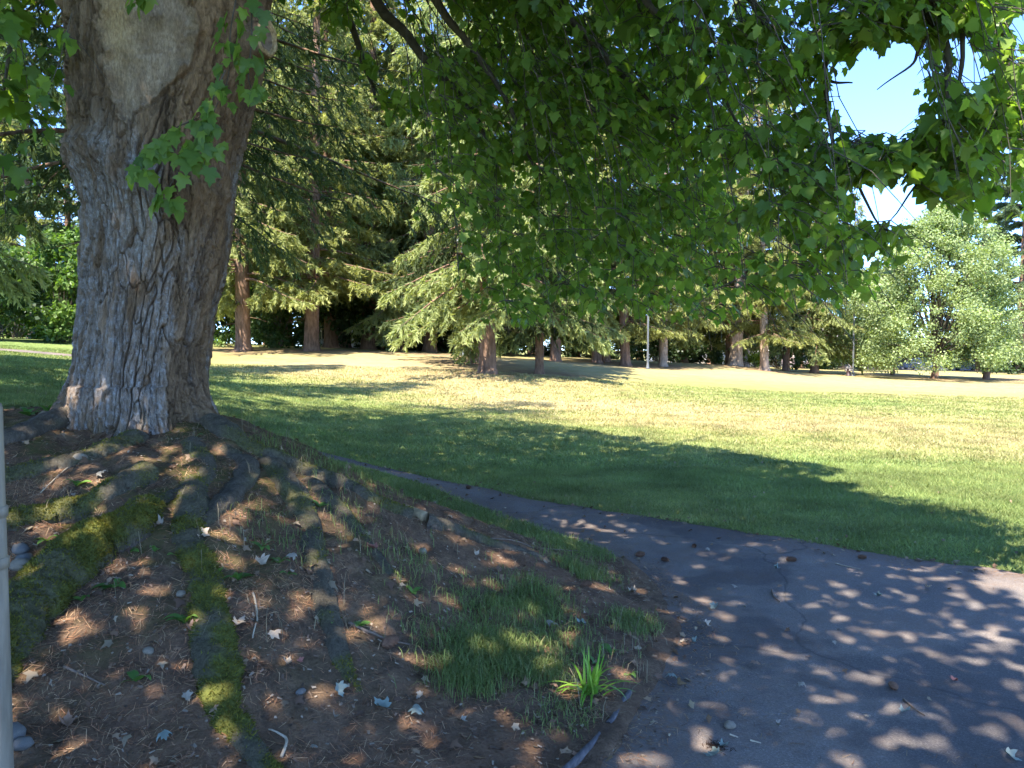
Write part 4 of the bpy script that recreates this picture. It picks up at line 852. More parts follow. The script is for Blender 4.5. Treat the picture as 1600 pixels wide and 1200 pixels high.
# ------------------------------------------------------------------ parked cars
M['tyre'] = plain('tyre', (.02, .02, .02), .8, .2, 9); M['rim'] = plain('alloy', (.35, .36, .38), .35, .1, 9, 0, .9); M['lamp'] = plain('headlamp_glass', (.6, .6, .58), .15, .05, 9, 0, spec=.6); M['redlamp'] = plain('tail_lamp', (.25, .02, .02), .25, .1, 9, 0)
def car(px_, d, paint, label, rz, suv=False):
    p = at(px_, d) + [0, 0, .05]; e = empty('parked_car', tuple(p), label, 'car', 'cars parked along the street', rz)
    h = 1.72 if suv else 1.45; sh = .95 if suv else .88
    def slab(prof, ys, name, mt, parent):
        m = MB(); prof = np.array(prof); k = len(prof); V = np.concatenate([np.stack([prof[:, 0], np.full(k, y) * (1 - ins * (prof[:, 1] > sh + .02)), prof[:, 1]], 1) for y, ins in ys]); Q = []
        for s in range(len(ys) - 1):
            i = np.arange(k); j = (i + 1) % k; Q.append(np.stack([s * k + i, s * k + j, (s + 1) * k + j, (s + 1) * k + i], 1))
        m.add(V, None, np.concatenate(Q)); cn = V.mean(0)
        for s, y in ((0, ys[0][0]), (len(ys) - 1, ys[-1][0])): 
            i = np.arange(k); j = (i + 1) % k; ce = np.array([[prof[:, 0].mean(), y, prof[:, 1].mean()]]); m.add(np.concatenate([V[s * k:(s + 1) * k], ce]), np.stack([i, j, np.full(k, k)], 1))
        return link(name, m.mesh(name), mt, parent)
    body = slab([(-2.2, .3), (-2.28, .55), (-2.2, sh), (-1.1, sh + .04), (1.0, sh + .04), (1.95, sh - .1), (2.25, .68), (2.25, .35), (1.8, .24), (-1.8, .24)], [(-.88, 0), (-.8, 0), (.8, 0), (.88, 0)], 'body', paint, e)
    rb = -2.1 if suv else -1.6; cab = slab([(rb, sh + .02), (rb + .28, h - .1), (rb + .6, h), (.1, h), (.35, h - .06), (1.05, sh + .02)], [(-.8, .12), (.8, .12)], 'cabin', M['glass'], e)
    slab([(rb + .3, h - .07), (rb + .6, h + .02), (.1, h + .02), (.36, h - .05)], [(-.72, 0), (.72, 0)], 'roof_panel', paint, e)
    for x in (-1.38, 1.38):
        for s in (-1, 1):
            w = empty_part = bpy.data.objects.new('wheel', None); C.objects.link(w); w.parent = e; w.location = (x, s * .8, .33)
            m = MB(); m.lathe([(.19, -.1), (.31, -.1), (.33, -.06), (.33, .06), (.31, .1), (.19, .1)], 18); t = link('tyre', m.mesh('tyre', True), M['tyre'], w); t.rotation_euler = (math.pi / 2, 0, 0)
            m = MB(); m.lathe([(.0, -.07), (.06, -.08), (.12, -.05), (.2, -.06), (.2, .06), (.12, .05), (.06, .08), (0, .07)], 12); t = link('rim', m.mesh('rim'), M['rim'], w); t.rotation_euler = (math.pi / 2, 0, 0)
    for s in (-1, 1):
        m = MB(); m.box((2.2, s * .62, .72), (.12, .36, .13)); link('headlight', m.mesh('headlight'), M['lamp'], e)
        m = MB(); m.box((-2.25, s * .66, .78), (.1, .26, .16)); link('tail_light', m.mesh('tail_light'), M['redlamp'], e)
        m = MB(); m.box((.75, s * .95, sh + .08), (.12, .18, .13)); link('wing_mirror', m.mesh('wing_mirror'), paint, e)
M['navy'] = plain('navy_paint', (.012, .02, .05), .25, .1, 5, 0, spec=.6); M['black'] = plain('black_paint', (.012, .012, .014), .25, .1, 5, 0, spec=.6); M['silver'] = plain('silver_blue_paint', (.12, .15, .2), .3, .1, 5, 0, .4, .6)
car(1325, 100, M['black'], 'dark parked car behind the thin lamp post, leftmost of the parked cars', .04)
car(1404, 98, M['navy'], 'navy parked car with a bright windscreen, left of the birch trunk', .02)
car(1508, 96, M['black'], 'black parked car between the two birches', -.03, True)
car(1445, 103, M['silver'], 'silver-blue parked car mostly hidden behind the broad birch trunk', .03)

# ------------------------------------------------------------------ lamp posts, hydrant, post
M['galv'] = plain('painted_steel', (.13, .14, .145), .5, .1, 6, .1, .3); M['galvd'] = plain('dull_steel', (.3, .32, .33), .55, .15, 6, .1, .3)
def lamp_post(px_, d, h, label, mt, r=.085):
    p = at(px_, d); e = empty('lamp_post', tuple(p), label, 'lamp post', 'lamp posts round the lawn'); 
    m = MB(); m.lathe([(0, .0), (r * 2, 0), (r * 2, .06), (r * 1.5, .12), (r * 1.2, .3), (r, .35)], 14); link('base', m.mesh('base', True), mt, e)
    m = MB(); m.lathe([(r, .3), (r * .95, h * .5), (r * .75, h - .3), (0, h - .3)], 12); link('pole', m.mesh('pole', True), mt, e)
    m = MB(); m.tube(smooth_path(np.array([(0, 0, h - .35), (0, -.1, h + .15), (0, -.6, h + .3), (0, -1.0, h + .3)]), 10), .035, 8); link('arm', m.mesh('arm', True), mt, e)
    m = MB(); m.lathe([(0, .1), (.1, .09), (.2, .02), (.22, -.04), (.18, -.06)], 14, (0, -1.15, h + .28)); hd = link('lamp_head', m.mesh('lamp_head', True), mt, e)
    m = MB(); m.lathe([(.17, -.055), (.12, -.11), (0, -.13)], 14, (0, -1.15, h + .28)); link('lens', m.mesh('lens', True), M['lamp'], hd)
lamp_post(722, 40, 5.5, 'slim grey lamp post left of the big spruce trunk', M['galvd'], .07)
lamp_post(1012, 43, 5.0, 'tall white lamp post in the middle of the far lawn edge', M['galv'], .06)
lamp_post(1333, 58, 5.0, 'thin grey lamp post beside the fire hydrant', M['galv'], .075)
p = at(1326, 57.5); e = empty('fire_hydrant', tuple(p), 'dark fire hydrant with a pale cap beside the thin lamp post', 'hydrant', sc=1.15)
M['hyd'] = plain('dark_red_iron', (.05, .03, .035), .5, .2, 9); M['hydc'] = plain('pale_iron', (.25, .23, .23), .5, .1, 9)
m = MB(); m.lathe([(0, 0), (.19, 0), (.19, .05), (.13, .07), (.125, .45), (.16, .47), (.16, .51), (.12, .53)], 14); link('barrel', m.mesh('barrel', True), M['hyd'], e)
m = MB(); m.lathe([(.17, .51), (.17, .55), (.15, .64), (.08, .71), (.035, .73), (.035, .78), (0, .78)], 14); link('cap', m.mesh('cap', True), M['hydc'], e)
for a in (0, 1, 2):
    m = MB(); d_ = np.array([math.cos(math.pi + a * math.pi / 2), math.sin(math.pi + a * math.pi / 2), 0]); m.tube([d_ * .1 + [0, 0, .4], d_ * .2 + [0, 0, .4]], [.055, .055], 10); m.tube([d_ * .2 + [0, 0, .4], d_ * .24 + [0, 0, .4]], [.07, .065], 8); link('outlet', m.mesh('outlet'), M['hydc'], e)
# near post at the left edge
def _postm(m, n, L):
    a = noise(n, L, 30, 6, .6, stretch=(1, 1, .12)); b = noise(n, L, 5, 4)
    c = ramp(n, L, a, [(.3, (.15, .125, .09)), (.6, (.25, .21, .15)), (.8, (.32, .275, .20))]); c = mixc(n, L, ramp(n, L, b, [(.5, (0, 0, 0)), (.75, (.5, .5, .5))]), c, (.2, .19, .16))
    return bsdf(n, L, c, .6, a, .25, .004, .3)
M['post'] = mat('weathered_post', _postm)
d = 2.35; q = P(-22, 628, d); zg = H1(q[0], d); hh = q[2] - zg
e = empty('marker_post', (q[0], d, zg - .05), 'weathered round grey-tan post with two bands at the left edge', 'post'); r = .044
m = MB(); m.lathe([(r, -.3), (r * 1.0, hh * .5), (r * .98, hh + .03), (r * .9, hh + .045), (0, hh + .047)], 24); link('pole', m.mesh('pole', True), M['post'], e)
for py_ in (800, 880):
    zz = P(-22, py_, d)[2] - zg + .05; m = MB(); m.lathe([(r, zz - .018), (r + .005, zz - .016), (r + .006, zz + .014), (r, zz + .018)], 24); b = link('band', m.mesh('band', True), M['post'], e)
    m = MB(); m.box((r * .6, -r * .95, zz), (.016, .02, .03)); link('buckle', m.mesh('buckle'), M['galvd'], b)

# ------------------------------------------------------------------ grass, litter
def blades(name, XY, Lh, wd, col, mt, lean=.5, parent=None):
    n_ = len(XY); z = Hs(XY[:, 0], XY[:, 1]); b = np.stack([XY[:, 0], XY[:, 1], z - .004], 1); az = rng.uniform(0, 6.283, n_); a2_ = rng.uniform(0, 6.283, n_)
    sd_ = np.stack([np.cos(az), np.sin(az), 0 * az], 1) * wd[:, None]; ln = np.stack([np.cos(a2_), np.sin(a2_), 0 * az], 1) * (Lh * lean * rng.random(n_) * 1.4)[:, None]
    tp = b + ln + np.array([0, 0, 1.0]) * (Lh * rng.uniform(.6, 1, n_))[:, None]; V = np.stack([b - sd_, b + sd_, tp], 1).reshape(-1, 3)
    o = link(name, make_mesh(name, V, [np.arange(len(V)).reshape(-1, 3)], np.repeat(col, 3, 0)), mt, parent); o['kind'] = 'stuff'; return o
def bent_blades(name, XY, Lh, wd, col, mt, curl=.7):
    n_ = len(XY); z = Hs(XY[:, 0], XY[:, 1]); b = np.stack([XY[:, 0], XY[:, 1], z - .005], 1); az = rng.uniform(0, 6.283, n_); dr = np.stack([np.cos(az), np.sin(az), 0 * az], 1); sd_ = np.stack([-np.sin(az), np.cos(az), 0 * az], 1) * wd[:, None]
    cu = (curl * rng.uniform(.3, 1.3, n_))[:, None]; L_ = Lh[:, None]; up = np.array([0, 0, 1.0])
    p1 = b + up * L_ * .5 + dr * L_ * .12 * cu; p2 = b + up * L_ * (.85 - .15 * cu) + dr * L_ * .42 * cu; p3 = b + up * L_ * (.95 - .5 * cu) + dr * L_ * .85 * cu
    V = np.stack([b - sd_, b + sd_, p1 + sd_ * .9, p1 - sd_ * .9, p2 + sd_ * .6, p2 - sd_ * .6, p3], 1).reshape(-1, 3); k = np.arange(n_)[:, None] * 7
    Q = np.concatenate([k + [0, 1, 2, 3], k + [3, 2, 4, 5]]); T = k + [5, 4, 6]
    o = link(name, make_mesh(name, V, [Q, T], np.repeat(col, 7, 0)), mt); o['kind'] = 'stuff'; return o
def gcol(dv, n_):
    k = np.clip(dv + rng.normal(0, .16, n_), 0, 1)[:, None]; g = np.array([.155, .21, .065]); y = np.array([.25, .275, .095]); s = np.array([.42, .345, .185])
    return np.where(k < .5, g + (y - g) * k * 2, y + (s - y) * (k - .5) * 2) * rng.uniform(.75, 1.25, (n_, 1))
def lawn_pts(n_, d0, d1, side=.78):
    d_ = np.sqrt(rng.uniform(d0 * d0, d1 * d1, n_)); x = rng.uniform(-side, side, n_) * d_; e_ = np.maximum(sdist(path_poly, x, d_) - .035 + .05 * fbm(x * 3, d_ * 3, 3, 3), sdist(soil_poly, x, d_) - .03 + .2 * fbm(x * 2.5, d_ * 2.5, 1, 3))
    k = e_ < 0; return np.stack([x, d_], 1)[k]
for (nn_, d0, d1, L0, w0) in ((245000, 4.6, 10.5, .052, .0038), (150000, 10.5, 18, .06, .009), (110000, 18, 30, .07, .016)):
    q = lawn_pts(nn_, d0, d1); dv = dryf(q[:, 0], q[:, 1]); k = len(q); tl = .75 + .5 * np.clip(fbm(q[:, 0] * 1.1, q[:, 1] * 1.1, 8, 3), -.6, .8)
    blades('lawn_grass', q, L0 * tl * rng.uniform(.6, 1.3, k), np.full(k, w0) * rng.uniform(.7, 1.3, k), gcol(dv, k) * (1 + .45 * np.clip(fbm(q[:, 0] * 1.3, q[:, 1] * 1.3, 3.7, 4), -.7, .8))[:, None], M['grass'], .9)
# verge between bank and path, and longer grass on the soil
def patch(px_, py_, rx_, ry_, n_):
    g = G(px_, py_); a = rng.normal(size=(n_, 2)) * .55; return np.stack([g[0] + a[:, 0] * rx_, g[1] + a[:, 1] * ry_], 1)
tuft = [(780, 1040, .2, .15, 2000, .14), (730, 1075, .14, .1, 900, .13), (850, 1060, .12, .12, 500, .12), (835, 950, .2, .22, 1300, .1), (760, 960, .2, .2, 600, .09), (990, 985, .16, .16, 800, .08), (910, 900, .22, .2, 900, .09), (905, 905, .08, .1, 260, .13), (640, 770, .3, .4, 1300, .1), (720, 800, .3, .4, 1600, .1), (800, 830, .28, .35, 1500, .1), (880, 860, .22, .3, 1100, .09), (930, 870, .15, .2, 500, .08), (560, 745, .3, .4, 800, .09), (530, 800, .18, .2, 90, .13), (640, 900, .2, .2, 120, .11), (600, 870, .25, .2, 90, .12), (450, 860, .2, .2, 70, .12), (400, 820, .2, .15, 50, .12), (480, 740, .22, .18, 110, .14), (420, 700, .15, .15, 80, .14), (850, 1010, .3, .2, 700, .1), (690, 1010, .2, .15, 260, .1), (880, 1130, .2, .14, 240, .07), (60, 630, .5, .4, 900, .09), (140, 610, .3, .4, 400, .14), (1160, 800, .4, .15, 60, .1)]
tp_ = []; tl_ = []
for a_, b_, rx_, ry_, nn_, L0 in tuft:
    q = patch(a_, b_, rx_, ry_, nn_); tp_.append(q); tl_.append(np.full(len(q), L0) * rng.uniform(.5, 1.35, len(q)))
tp_ = np.concatenate(tp_); tl_ = np.concatenate(tl_); k = sdist(path_poly, tp_[:, 0], tp_[:, 1]) < .02; tp_, tl_ = tp_[k], tl_[k]; k = len(tp_)
bent_blades('long_grass', tp_, tl_ * .75, np.full(k, .0017), 1.0 * gcol(np.full(k, .1) + .6 * (rng.random(k) < .08), k), M['grass'], 1.25)
# dry straw stalks on the bank
dp = [(90, 780, .25, 30), (300, 710, .2, 30), (370, 830, .25, 40), (440, 700, .3, 60), (480, 760, .3, 60), (560, 820, .3, 60), (520, 880, .3, 50), (960, 1010, .2, 60), (970, 1050, .18, 50), (650, 850, .3, 60), (420, 960, .3, 40), (300, 900, .3, 30), (600, 960, .4, 40), (60, 620, .3, 30), (900, 1130, .2, 40)]
q = np.concatenate([patch(a_, b_, rr_, rr_, nn_) for a_, b_, rr_, nn_ in dp]); k = len(q)
q = q[rng.random(k) < .4]; k = len(q); bent_blades('dry_grass', q, rng.uniform(.06, .22, k), np.full(k, .0013), np.array([.27, .22, .135]) * rng.uniform(.5, 1.2, (k, 1)), M['litter'], 1.7)
# needle litter and crumbs
def litter(name, XY, Lmin, Lmax, wid, cols, mt, dz=.004):
    n_ = len(XY); z = Hs(XY[:, 0], XY[:, 1]); b = np.stack([XY[:, 0], XY[:, 1], z + dz + .004 * rng.random(n_)], 1); az = rng.uniform(0, 6.283, n_); L_ = rng.uniform(Lmin, Lmax, n_)[:, None]
    dx = .02; sl_x = (Hf(XY[:, 0] + dx, XY[:, 1]) - Hf(XY[:, 0] - dx, XY[:, 1])) / (2 * dx); sl_y = (Hf(XY[:, 0], XY[:, 1] + dx) - Hf(XY[:, 0], XY[:, 1] - dx)) / (2 * dx)
    dr = np.stack([np.cos(az), np.sin(az), np.cos(az) * sl_x + np.sin(az) * sl_y + rng.normal(0, .12, n_)], 1); sd_ = np.stack([-np.sin(az), np.cos(az), -np.sin(az) * sl_x + np.cos(az) * sl_y], 1) * (wid * rng.uniform(.6, 1.4, n_))[:, None]
    V = np.stack([b - dr * L_ * .5 - sd_, b - dr * L_ * .5 + sd_, b + dr * L_ * .5 + sd_ * .6, b + dr * L_ * .5 - sd_ * .6], 1).reshape(-1, 3); cols = np.array(cols); c = cols[rng.integers(0, len(cols), n_)] * rng.uniform(.6, 1.3, (n_, 1))
    o = link(name, make_mesh(name, V, [np.arange(len(V)).reshape(-1, 4)], np.repeat(c, 4, 0)), mt); o['kind'] = 'stuff'; return o
x = rng.uniform(-4.2, 1.2, 150000); y = rng.uniform(1.8, 6.4, 150000); e_ = sdist(soil_poly, x, y) + .12 * fbm(x * 2, y * 2, 5, 3); dn = .5 + .9 * fbm(x * 1.4, y * 1.4, 6.6, 3); k = (e_ > -.08) & (rng.random(len(x)) < dn)
litter('needle_litter', np.stack([x, y], 1)[k][:46000], .018, .055, .0011, [(.26, .125, .068), (.34, .18, .10), (.19, .105, .065), (.4, .26, .15)], M['litter'])
k = (e_ > -.05) & (rng.random(len(x)) < .12); litter('bark_crumbs', np.stack([x, y], 1)[k][:9000], .008, .022, .005, [(.14, .09, .06), (.2, .13, .09), (.1, .07, .05), (.28, .22, .16)], M['litter'], .006)
x = rng.uniform(-1, 8, 160000); y = rng.uniform(2.2, 9.5, 160000); e_ = sdist(path_poly, x, y); dn = np.exp(-np.abs(e_) / .2) * .75 + np.clip(fbm(x * .9 + .4 * y, y * 1.3, 2.6, 4) - .28, 0, 1) * .9; k = (e_ > -.02) & (rng.random(len(x)) < dn)
litter('path_litter', np.stack([x, y], 1)[k][:24000], .012, .045, .0013, [(.2, .11, .065), (.15, .09, .06), (.27, .18, .1), (.1, .07, .05)], M['litter'])
# broken dead leaves lying in drifts
x = rng.uniform(-4, 6, 14000); y = rng.uniform(2.2, 11, 14000); es = sdist(soil_poly, x, y); ep = sdist(path_poly, x, y); dn = np.where(es > 0, .22 + .8 * np.clip(fbm(x * 1.2, y * 1.2, 8.8, 3), 0, 1), 0) + .3 * np.exp(-np.abs(ep) / .15) + .012
k = rng.random(len(x)) < dn; x, y = x[k][:1900], y[k][:1900]; k = len(x); b = np.stack([x, y, Hs(x, y) + .012], 1); tp = norm(np.stack([rng.normal(size=k), rng.normal(size=k), rng.normal(0, .25, k)], 1)); nn = norm(np.array([0, 0, 1.0]) + .4 * rng.normal(size=(k, 3)))
V, F, kv = leaf_arrays(b, frames(tp, nn), rng.uniform(.018, .05, k), leaf_template(2.5, OUT[low_idx])); c = np.array([(.2, .12, .075), (.27, .18, .11), (.15, .09, .06), (.3, .23, .15)])[rng.integers(0, 4, k)] * rng.uniform(.6, 1.2, (k, 1))
o = link('dead_leaf_litter', make_mesh('dead_leaf_litter', V, [F], np.repeat(c, kv, 0)), M['litter']); o['kind'] = 'stuff'
# ------------------------------------------------------------------ small single things
def lay(o, g, rz=0, sc=1.0, tilt=.15):
    dx = .03; sxp = (H1(g[0] + dx, g[1]) - H1(g[0] - dx, g[1])) / (2 * dx); syp = (H1(g[0], g[1] + dx) - H1(g[0], g[1] - dx)) / (2 * dx)
    nrm = Vector((-sxp, -syp, 1)).normalized(); q_ = Vector((0, 0, 1)).rotation_difference(nrm) @ Matrix.Rotation(rz, 3, 'Z').to_quaternion() @ Matrix.Rotation(random.uniform(-tilt, tilt), 3, 'X').to_quaternion()
    o.rotation_mode = 'QUATERNION'; o.rotation_quaternion = q_; o.location = tuple(g); o.scale = (sc, sc, sc)
def flat_leaf(curl):
    V, f = leaf_template(.3); V = V.copy(); V[:, 1] -= .5; V = V * [random.uniform(.75, 1.1), 1, 1]; V[:, 2] = curl * (V[:, 0] ** 2 * 1.1 + (V[:, 1]) ** 2 * .45) + .07 * np.sin(V[:, 0] * 9 + V[:, 1] * 5); V[:, 2] -= V[:, 2].min()
    mb = MB(); mb.add(V, f); mb.tube([V[1], V[1] + [.05, -.3, .06]], [.012, .008], 4); return mb.mesh('fallen_leaf')
FL = [flat_leaf(c) for c in (1.2, 2.0, -1.2, .8, 2.4, -.8, 1.5)]
def leafmat(name, c): return plain(name, c, .7, .2, 40, .2)
LMt = {'pale': leafmat('pale_leaf', (.19, .225, .185)), 'brown': leafmat('brown_leaf', (.27, .16, .10)), 'tan': leafmat('tan_leaf', (.42, .32, .22)), 'red': leafmat('reddish_leaf', (.36, .14, .10)), 'white': leafmat('whitish_leaf', (.26, .22, .165))}
fall = [(594, 1113, 'pale', .085, 'large pale green fallen leaf with a torn edge, centre bottom of the bank'), (531, 1097, 'pale', .07, 'pale fallen leaf to the left of the large torn one'), (650, 1139, 'pale', .07, 'cupped pale fallen leaf below the large torn one'), (655, 1101, 'white', .045, 'small whitish folded leaf above the cupped pale leaf'), (524, 1139, 'white', .035, 'tiny whitish leaf below the leftmost pale leaf of the bank'), (862, 990, 'white', .075, 'crumpled whitish leaf at the right end of the grass patch'), (905, 985, 'pale', .07, 'narrow grey-green leaf lying near the path edge'), (1115, 955, 'pale', .07, 'pale fallen leaf highest up on the asphalt near the bank'), (1105, 983, 'tan', .06, 'tan fallen leaf below the highest pale one on the asphalt'), (1048, 1068, 'pale', .06, 'pale green leaf on the needle strip at the path edge'), (1070, 1010, 'white', .05, 'small white leaf at the corner of the soil bank and path'), (1085, 1011, 'pale', .045, 'pale leaf touching the small white one at the path corner'), (1179, 1046, 'brown', .07, 'curled reddish-brown leaf in the middle of the asphalt'), (1487, 1070, 'red', .06, 'red fallen leaf in the sun flecks on the right asphalt'), (1112, 1187, 'pale', .075, 'pale leaf beside the dark clump at the bottom edge'), (1133, 1174, 'pale', .045, 'small pale leaf right of the dark clump at the bottom edge'), (1251, 1080, 'white', .05, 'grey-white leaf on the asphalt right of the curled brown one'), (1304, 1012, 'white', .035, 'tiny white leaf in the centre of the asphalt'), (1216, 1142, 'white', .035, 'tiny white leaf low on the asphalt, left of centre'), (1355, 1128, 'white', .035, 'tiny white leaf low on the asphalt, right of centre'), (1416, 1118, 'pale', .06, 'bluish leaf lying in the brown needle drift on the asphalt'), (1582, 1192, 'pale', .07, 'pale leaf in the bottom right corner'), (1370, 936, 'pale', .06, 'bluish leaf near the sun flecks at the far side of the asphalt'), (1146, 923, 'white', .05, 'whitish leaf on the far asphalt left of the curved twig'), (1217, 921, 'brown', .05, 'brown leaf beside the curved twig on the asphalt'), (1215, 893, 'pale', .05, 'pale leaf on the asphalt near the lawn edge'), (1106, 864, 'white', .05, 'whitish leaf on the far asphalt close to the lawn'), (1450, 923, 'tan', .06, 'tan leaf on the asphalt near the right sun flecks'), (293, 1103, 'white', .05, 'white curled leaf beside the mossy middle root'), (106, 1140, 'brown', .075, 'orange-brown leaf low on the left of the bank'), (258, 1177, 'pale', .06, 'pale leaf at the bottom edge left of the middle root'), (375, 985, 'tan', .08, 'tan curled leaf right of the mossy middle root'), (300, 1000, 'brown', .06, 'brown leaf left of the mossy middle root'), (430, 1010, 'tan', .07, 'dry tan leaf among the stalks right of the middle root'), (450, 1045, 'tan', .06, 'crisp tan leaf below the dry stalks'), (470, 1050, 'red', .04, 'pinkish small leaf right of the crisp tan one'), (410, 898, 'tan', .09, 'broad tan leaf in a sun fleck below the trunk'), (455, 892, 'white', .06, 'grey-white leaf among green weeds on the bank'), (320, 855, 'tan', .09, 'long tan leaf crossing the bend of the middle root'), (245, 840, 'white', .07, 'whitish leaf beside the top of the left mossy root'), (160, 755, 'white', .06, 'pale leaf under the trunk on the left'), (180, 768, 'tan', .07, 'tan leaf right below the pale one under the trunk'), (580, 875, 'red', .08, 'pinkish-brown leaf on the upper right of the bank'), (745, 874, 'tan', .05, 'small tan leaf in the middle of the upper bank'), (865, 1090, 'brown', .05, 'brown leaf below the green grass patch'), (924, 1060, 'red', .045, 'orange-red leaf beside the dry stalks near the path'), (985, 933, 'tan', .06, 'tan leaf at the edge of the soil near the path'), (490, 1180, 'white', .04, 'small grey leaf at the bottom edge of the bank'), (725, 1138, 'white', .04, 'bluish small leaf on bare soil near the grass clump'), (840, 1135, 'tan', .045, 'tan small leaf left of the bright grass clump'), (520, 970, 'brown', .05, 'brown leaf beside the right mossy root'), (355, 1080, 'brown', .06, 'dull brown leaf lying against the middle root')]
for k, (a_, b_, c_, s_, lb) in enumerate(fall):
    me = FL[k % 7].copy(); o = link('fallen_leaf', me, LMt[c_]); g = Gs(a_, b_); g[2] += .012; lay(o, g, rng.uniform(0, 6.28), s_ * .82, .5); tag(o, lb, 'leaf', 'fallen leaves')
# weeds: rosettes of leaves
def blade_leaf(L, w, up, curl):
    t = np.linspace(0, 1, 7); wv = w * np.sin(np.clip(t * 1.02, 0, 1) ** .8 * math.pi) ** .7; wv[0] = w * .18; wv[-1] = .001; z = L * (up * t - curl * t * t); y = L * t * (1 - .15 * up)
    V = np.concatenate([np.stack([-wv, y, z + .25 * wv], 1), np.stack([0 * t, y, z], 1), np.stack([wv, y, z + .25 * wv], 1)]); Q = []
    for k in range(6): Q += [[k, k + 1, 8 + k, 7 + k], [7 + k, 8 + k, 15 + k, 14 + k]]
    m = MB(); m.add(V, None, Q); return m.mesh('leaf', True)
WL = [blade_leaf(1, .2, .75, .7), blade_leaf(1, .16, 1.0, .8), blade_leaf(1, .25, .5, .45)]
wmat = leafy('weed_leaf', .35, .5, rnd=[(0, (.07, .16, .03)), (.5, (.10, .2, .045)), (1, (.15, .26, .05))])
def weed(px_, py_, nl, L, label, name='weed', tall=1.0, wide=1.0):
    g = Gs(px_, py_); e = empty(name, tuple(g), label, 'weed', 'weeds on the soil bank'); a0 = rng.uniform(0, 6.28)
    for k in range(nl):
        o = link('leaf', WL[k % 3], wmat, e); o.rotation_euler = (rng.uniform(-.1, .35) * tall, rng.normal(0, .15), a0 + k * 2.4 + rng.normal(0, .2)); s = L * rng.uniform(.7, 1.2); o.scale = (s * wide, s, s * rng.uniform(.7, 1.3))
for a_ in [(372, 915, 6, .085, 'bright plantain weed in a sun fleck, centre of the bank'), (345, 905, 4, .07, 'upright narrow weed just left of the bright plantain'), (214, 1082, 5, .085, 'dark green weed alone on the low left of the bank'), (290, 985, 6, .1, 'green weed against the left side of the mossy middle root'), (278, 880, 4, .07, 'small yellow-green weed above the bend of the middle root'), (312, 893, 4, .07, 'lobed light green weed on the middle root'), (300, 845, 5, .08, 'green weed with upright leaves below the trunk'), (242, 872, 3, .06, 'small weed between the left and middle roots'), (205, 872, 3, .06, 'small weed beside the left mossy root'), (180, 925, 6, .1, 'dark leafy weed at the foot of the left mossy root'), (128, 952, 4, .06, 'low weed in front of the left mossy root'), (436, 895, 5, .08, 'weed with a pale leaf among the straw right of the middle root'), (410, 870, 4, .08, 'tall narrow weed right of centre under the trunk'), (450, 912, 3, .06, 'tiny weed right of the pale-leaved one'), (120, 770, 5, .08, 'green weed under the left side of the trunk'), (75, 862, 4, .07, 'weed beside the round stones'), (305, 700, 3, .06, 'single green seedling at the foot of the trunk'), (500, 800, 5, .08, 'leafy weed on the right shoulder of the bank'), (535, 725, 6, .08, 'broad-leaved weed on the skyline of the bank by the path'), (645, 935, 4, .06, 'small weed in the middle of the right bank'), (560, 988, 5, .07, 'flat green weed beside the thin root'), (520, 985, 4, .06, 'small green weed left of the flat one'), (955, 1030, 5, .08, 'toothed weed near the corner of the path'), (930, 1045, 4, .07, 'upright grey-green weed above the bright grass clump'), (985, 1062, 4, .06, 'toothed leaf weed at the end of the timber edging'), (830, 1075, 5, .05, 'clover-like weed in the grass patch'), (75, 650, 8, .1, 'ivy-like weed at the left foot of the trunk'), (45, 655, 8, .1, 'broad green weed left of the ivy-like one'), (100, 640, 7, .1, 'dark leafy weed touching the left buttress')]: weed(*a_)
# the bright strap-leaved clump by the edging
g = Gs(920, 1100); e = empty('grass_clump', tuple(g), 'bright green strap-leaved grass clump beside the timber edging', 'grass')
def strap(L, w, up, out):
    t = np.linspace(0, 1, 9); ang = up + out * t; y = np.cumsum(np.cos(ang)) * L / 9; z = np.cumsum(np.sin(ang)) * L / 9; wv = w * (1 - t ** 3); V = np.concatenate([np.stack([-wv, y, z + .2 * wv], 1), np.stack([wv, y, z + .2 * wv], 1)]); m = MB(); m.add(V, None, [[k, k + 1, 10 + k, 9 + k] for k in range(8)]); return m.mesh('blade', True)
ST = [strap(.2, .006, 1.5, -.5), strap(.2, .006, 1.3, -1.6), strap(.2, .007, 1.1, -2.2), strap(.2, .006, .8, -1.3)]
smat = leafy('strap_leaf', .4, .45, rnd=[(0, (.13, .27, .03)), (.5, (.17, .33, .04)), (1, (.26, .38, .06))])
for k in range(46):
    o = link('blade', ST[rng.choice(4, p=[.35, .3, .2, .15])], smat, e); o.location = (rng.normal(0, .02), rng.normal(0, .02), 0); o.rotation_euler = (0, 0, rng.uniform(0, 6.28)); s = rng.uniform(.6, 1.25); o.scale = (1, s, s)
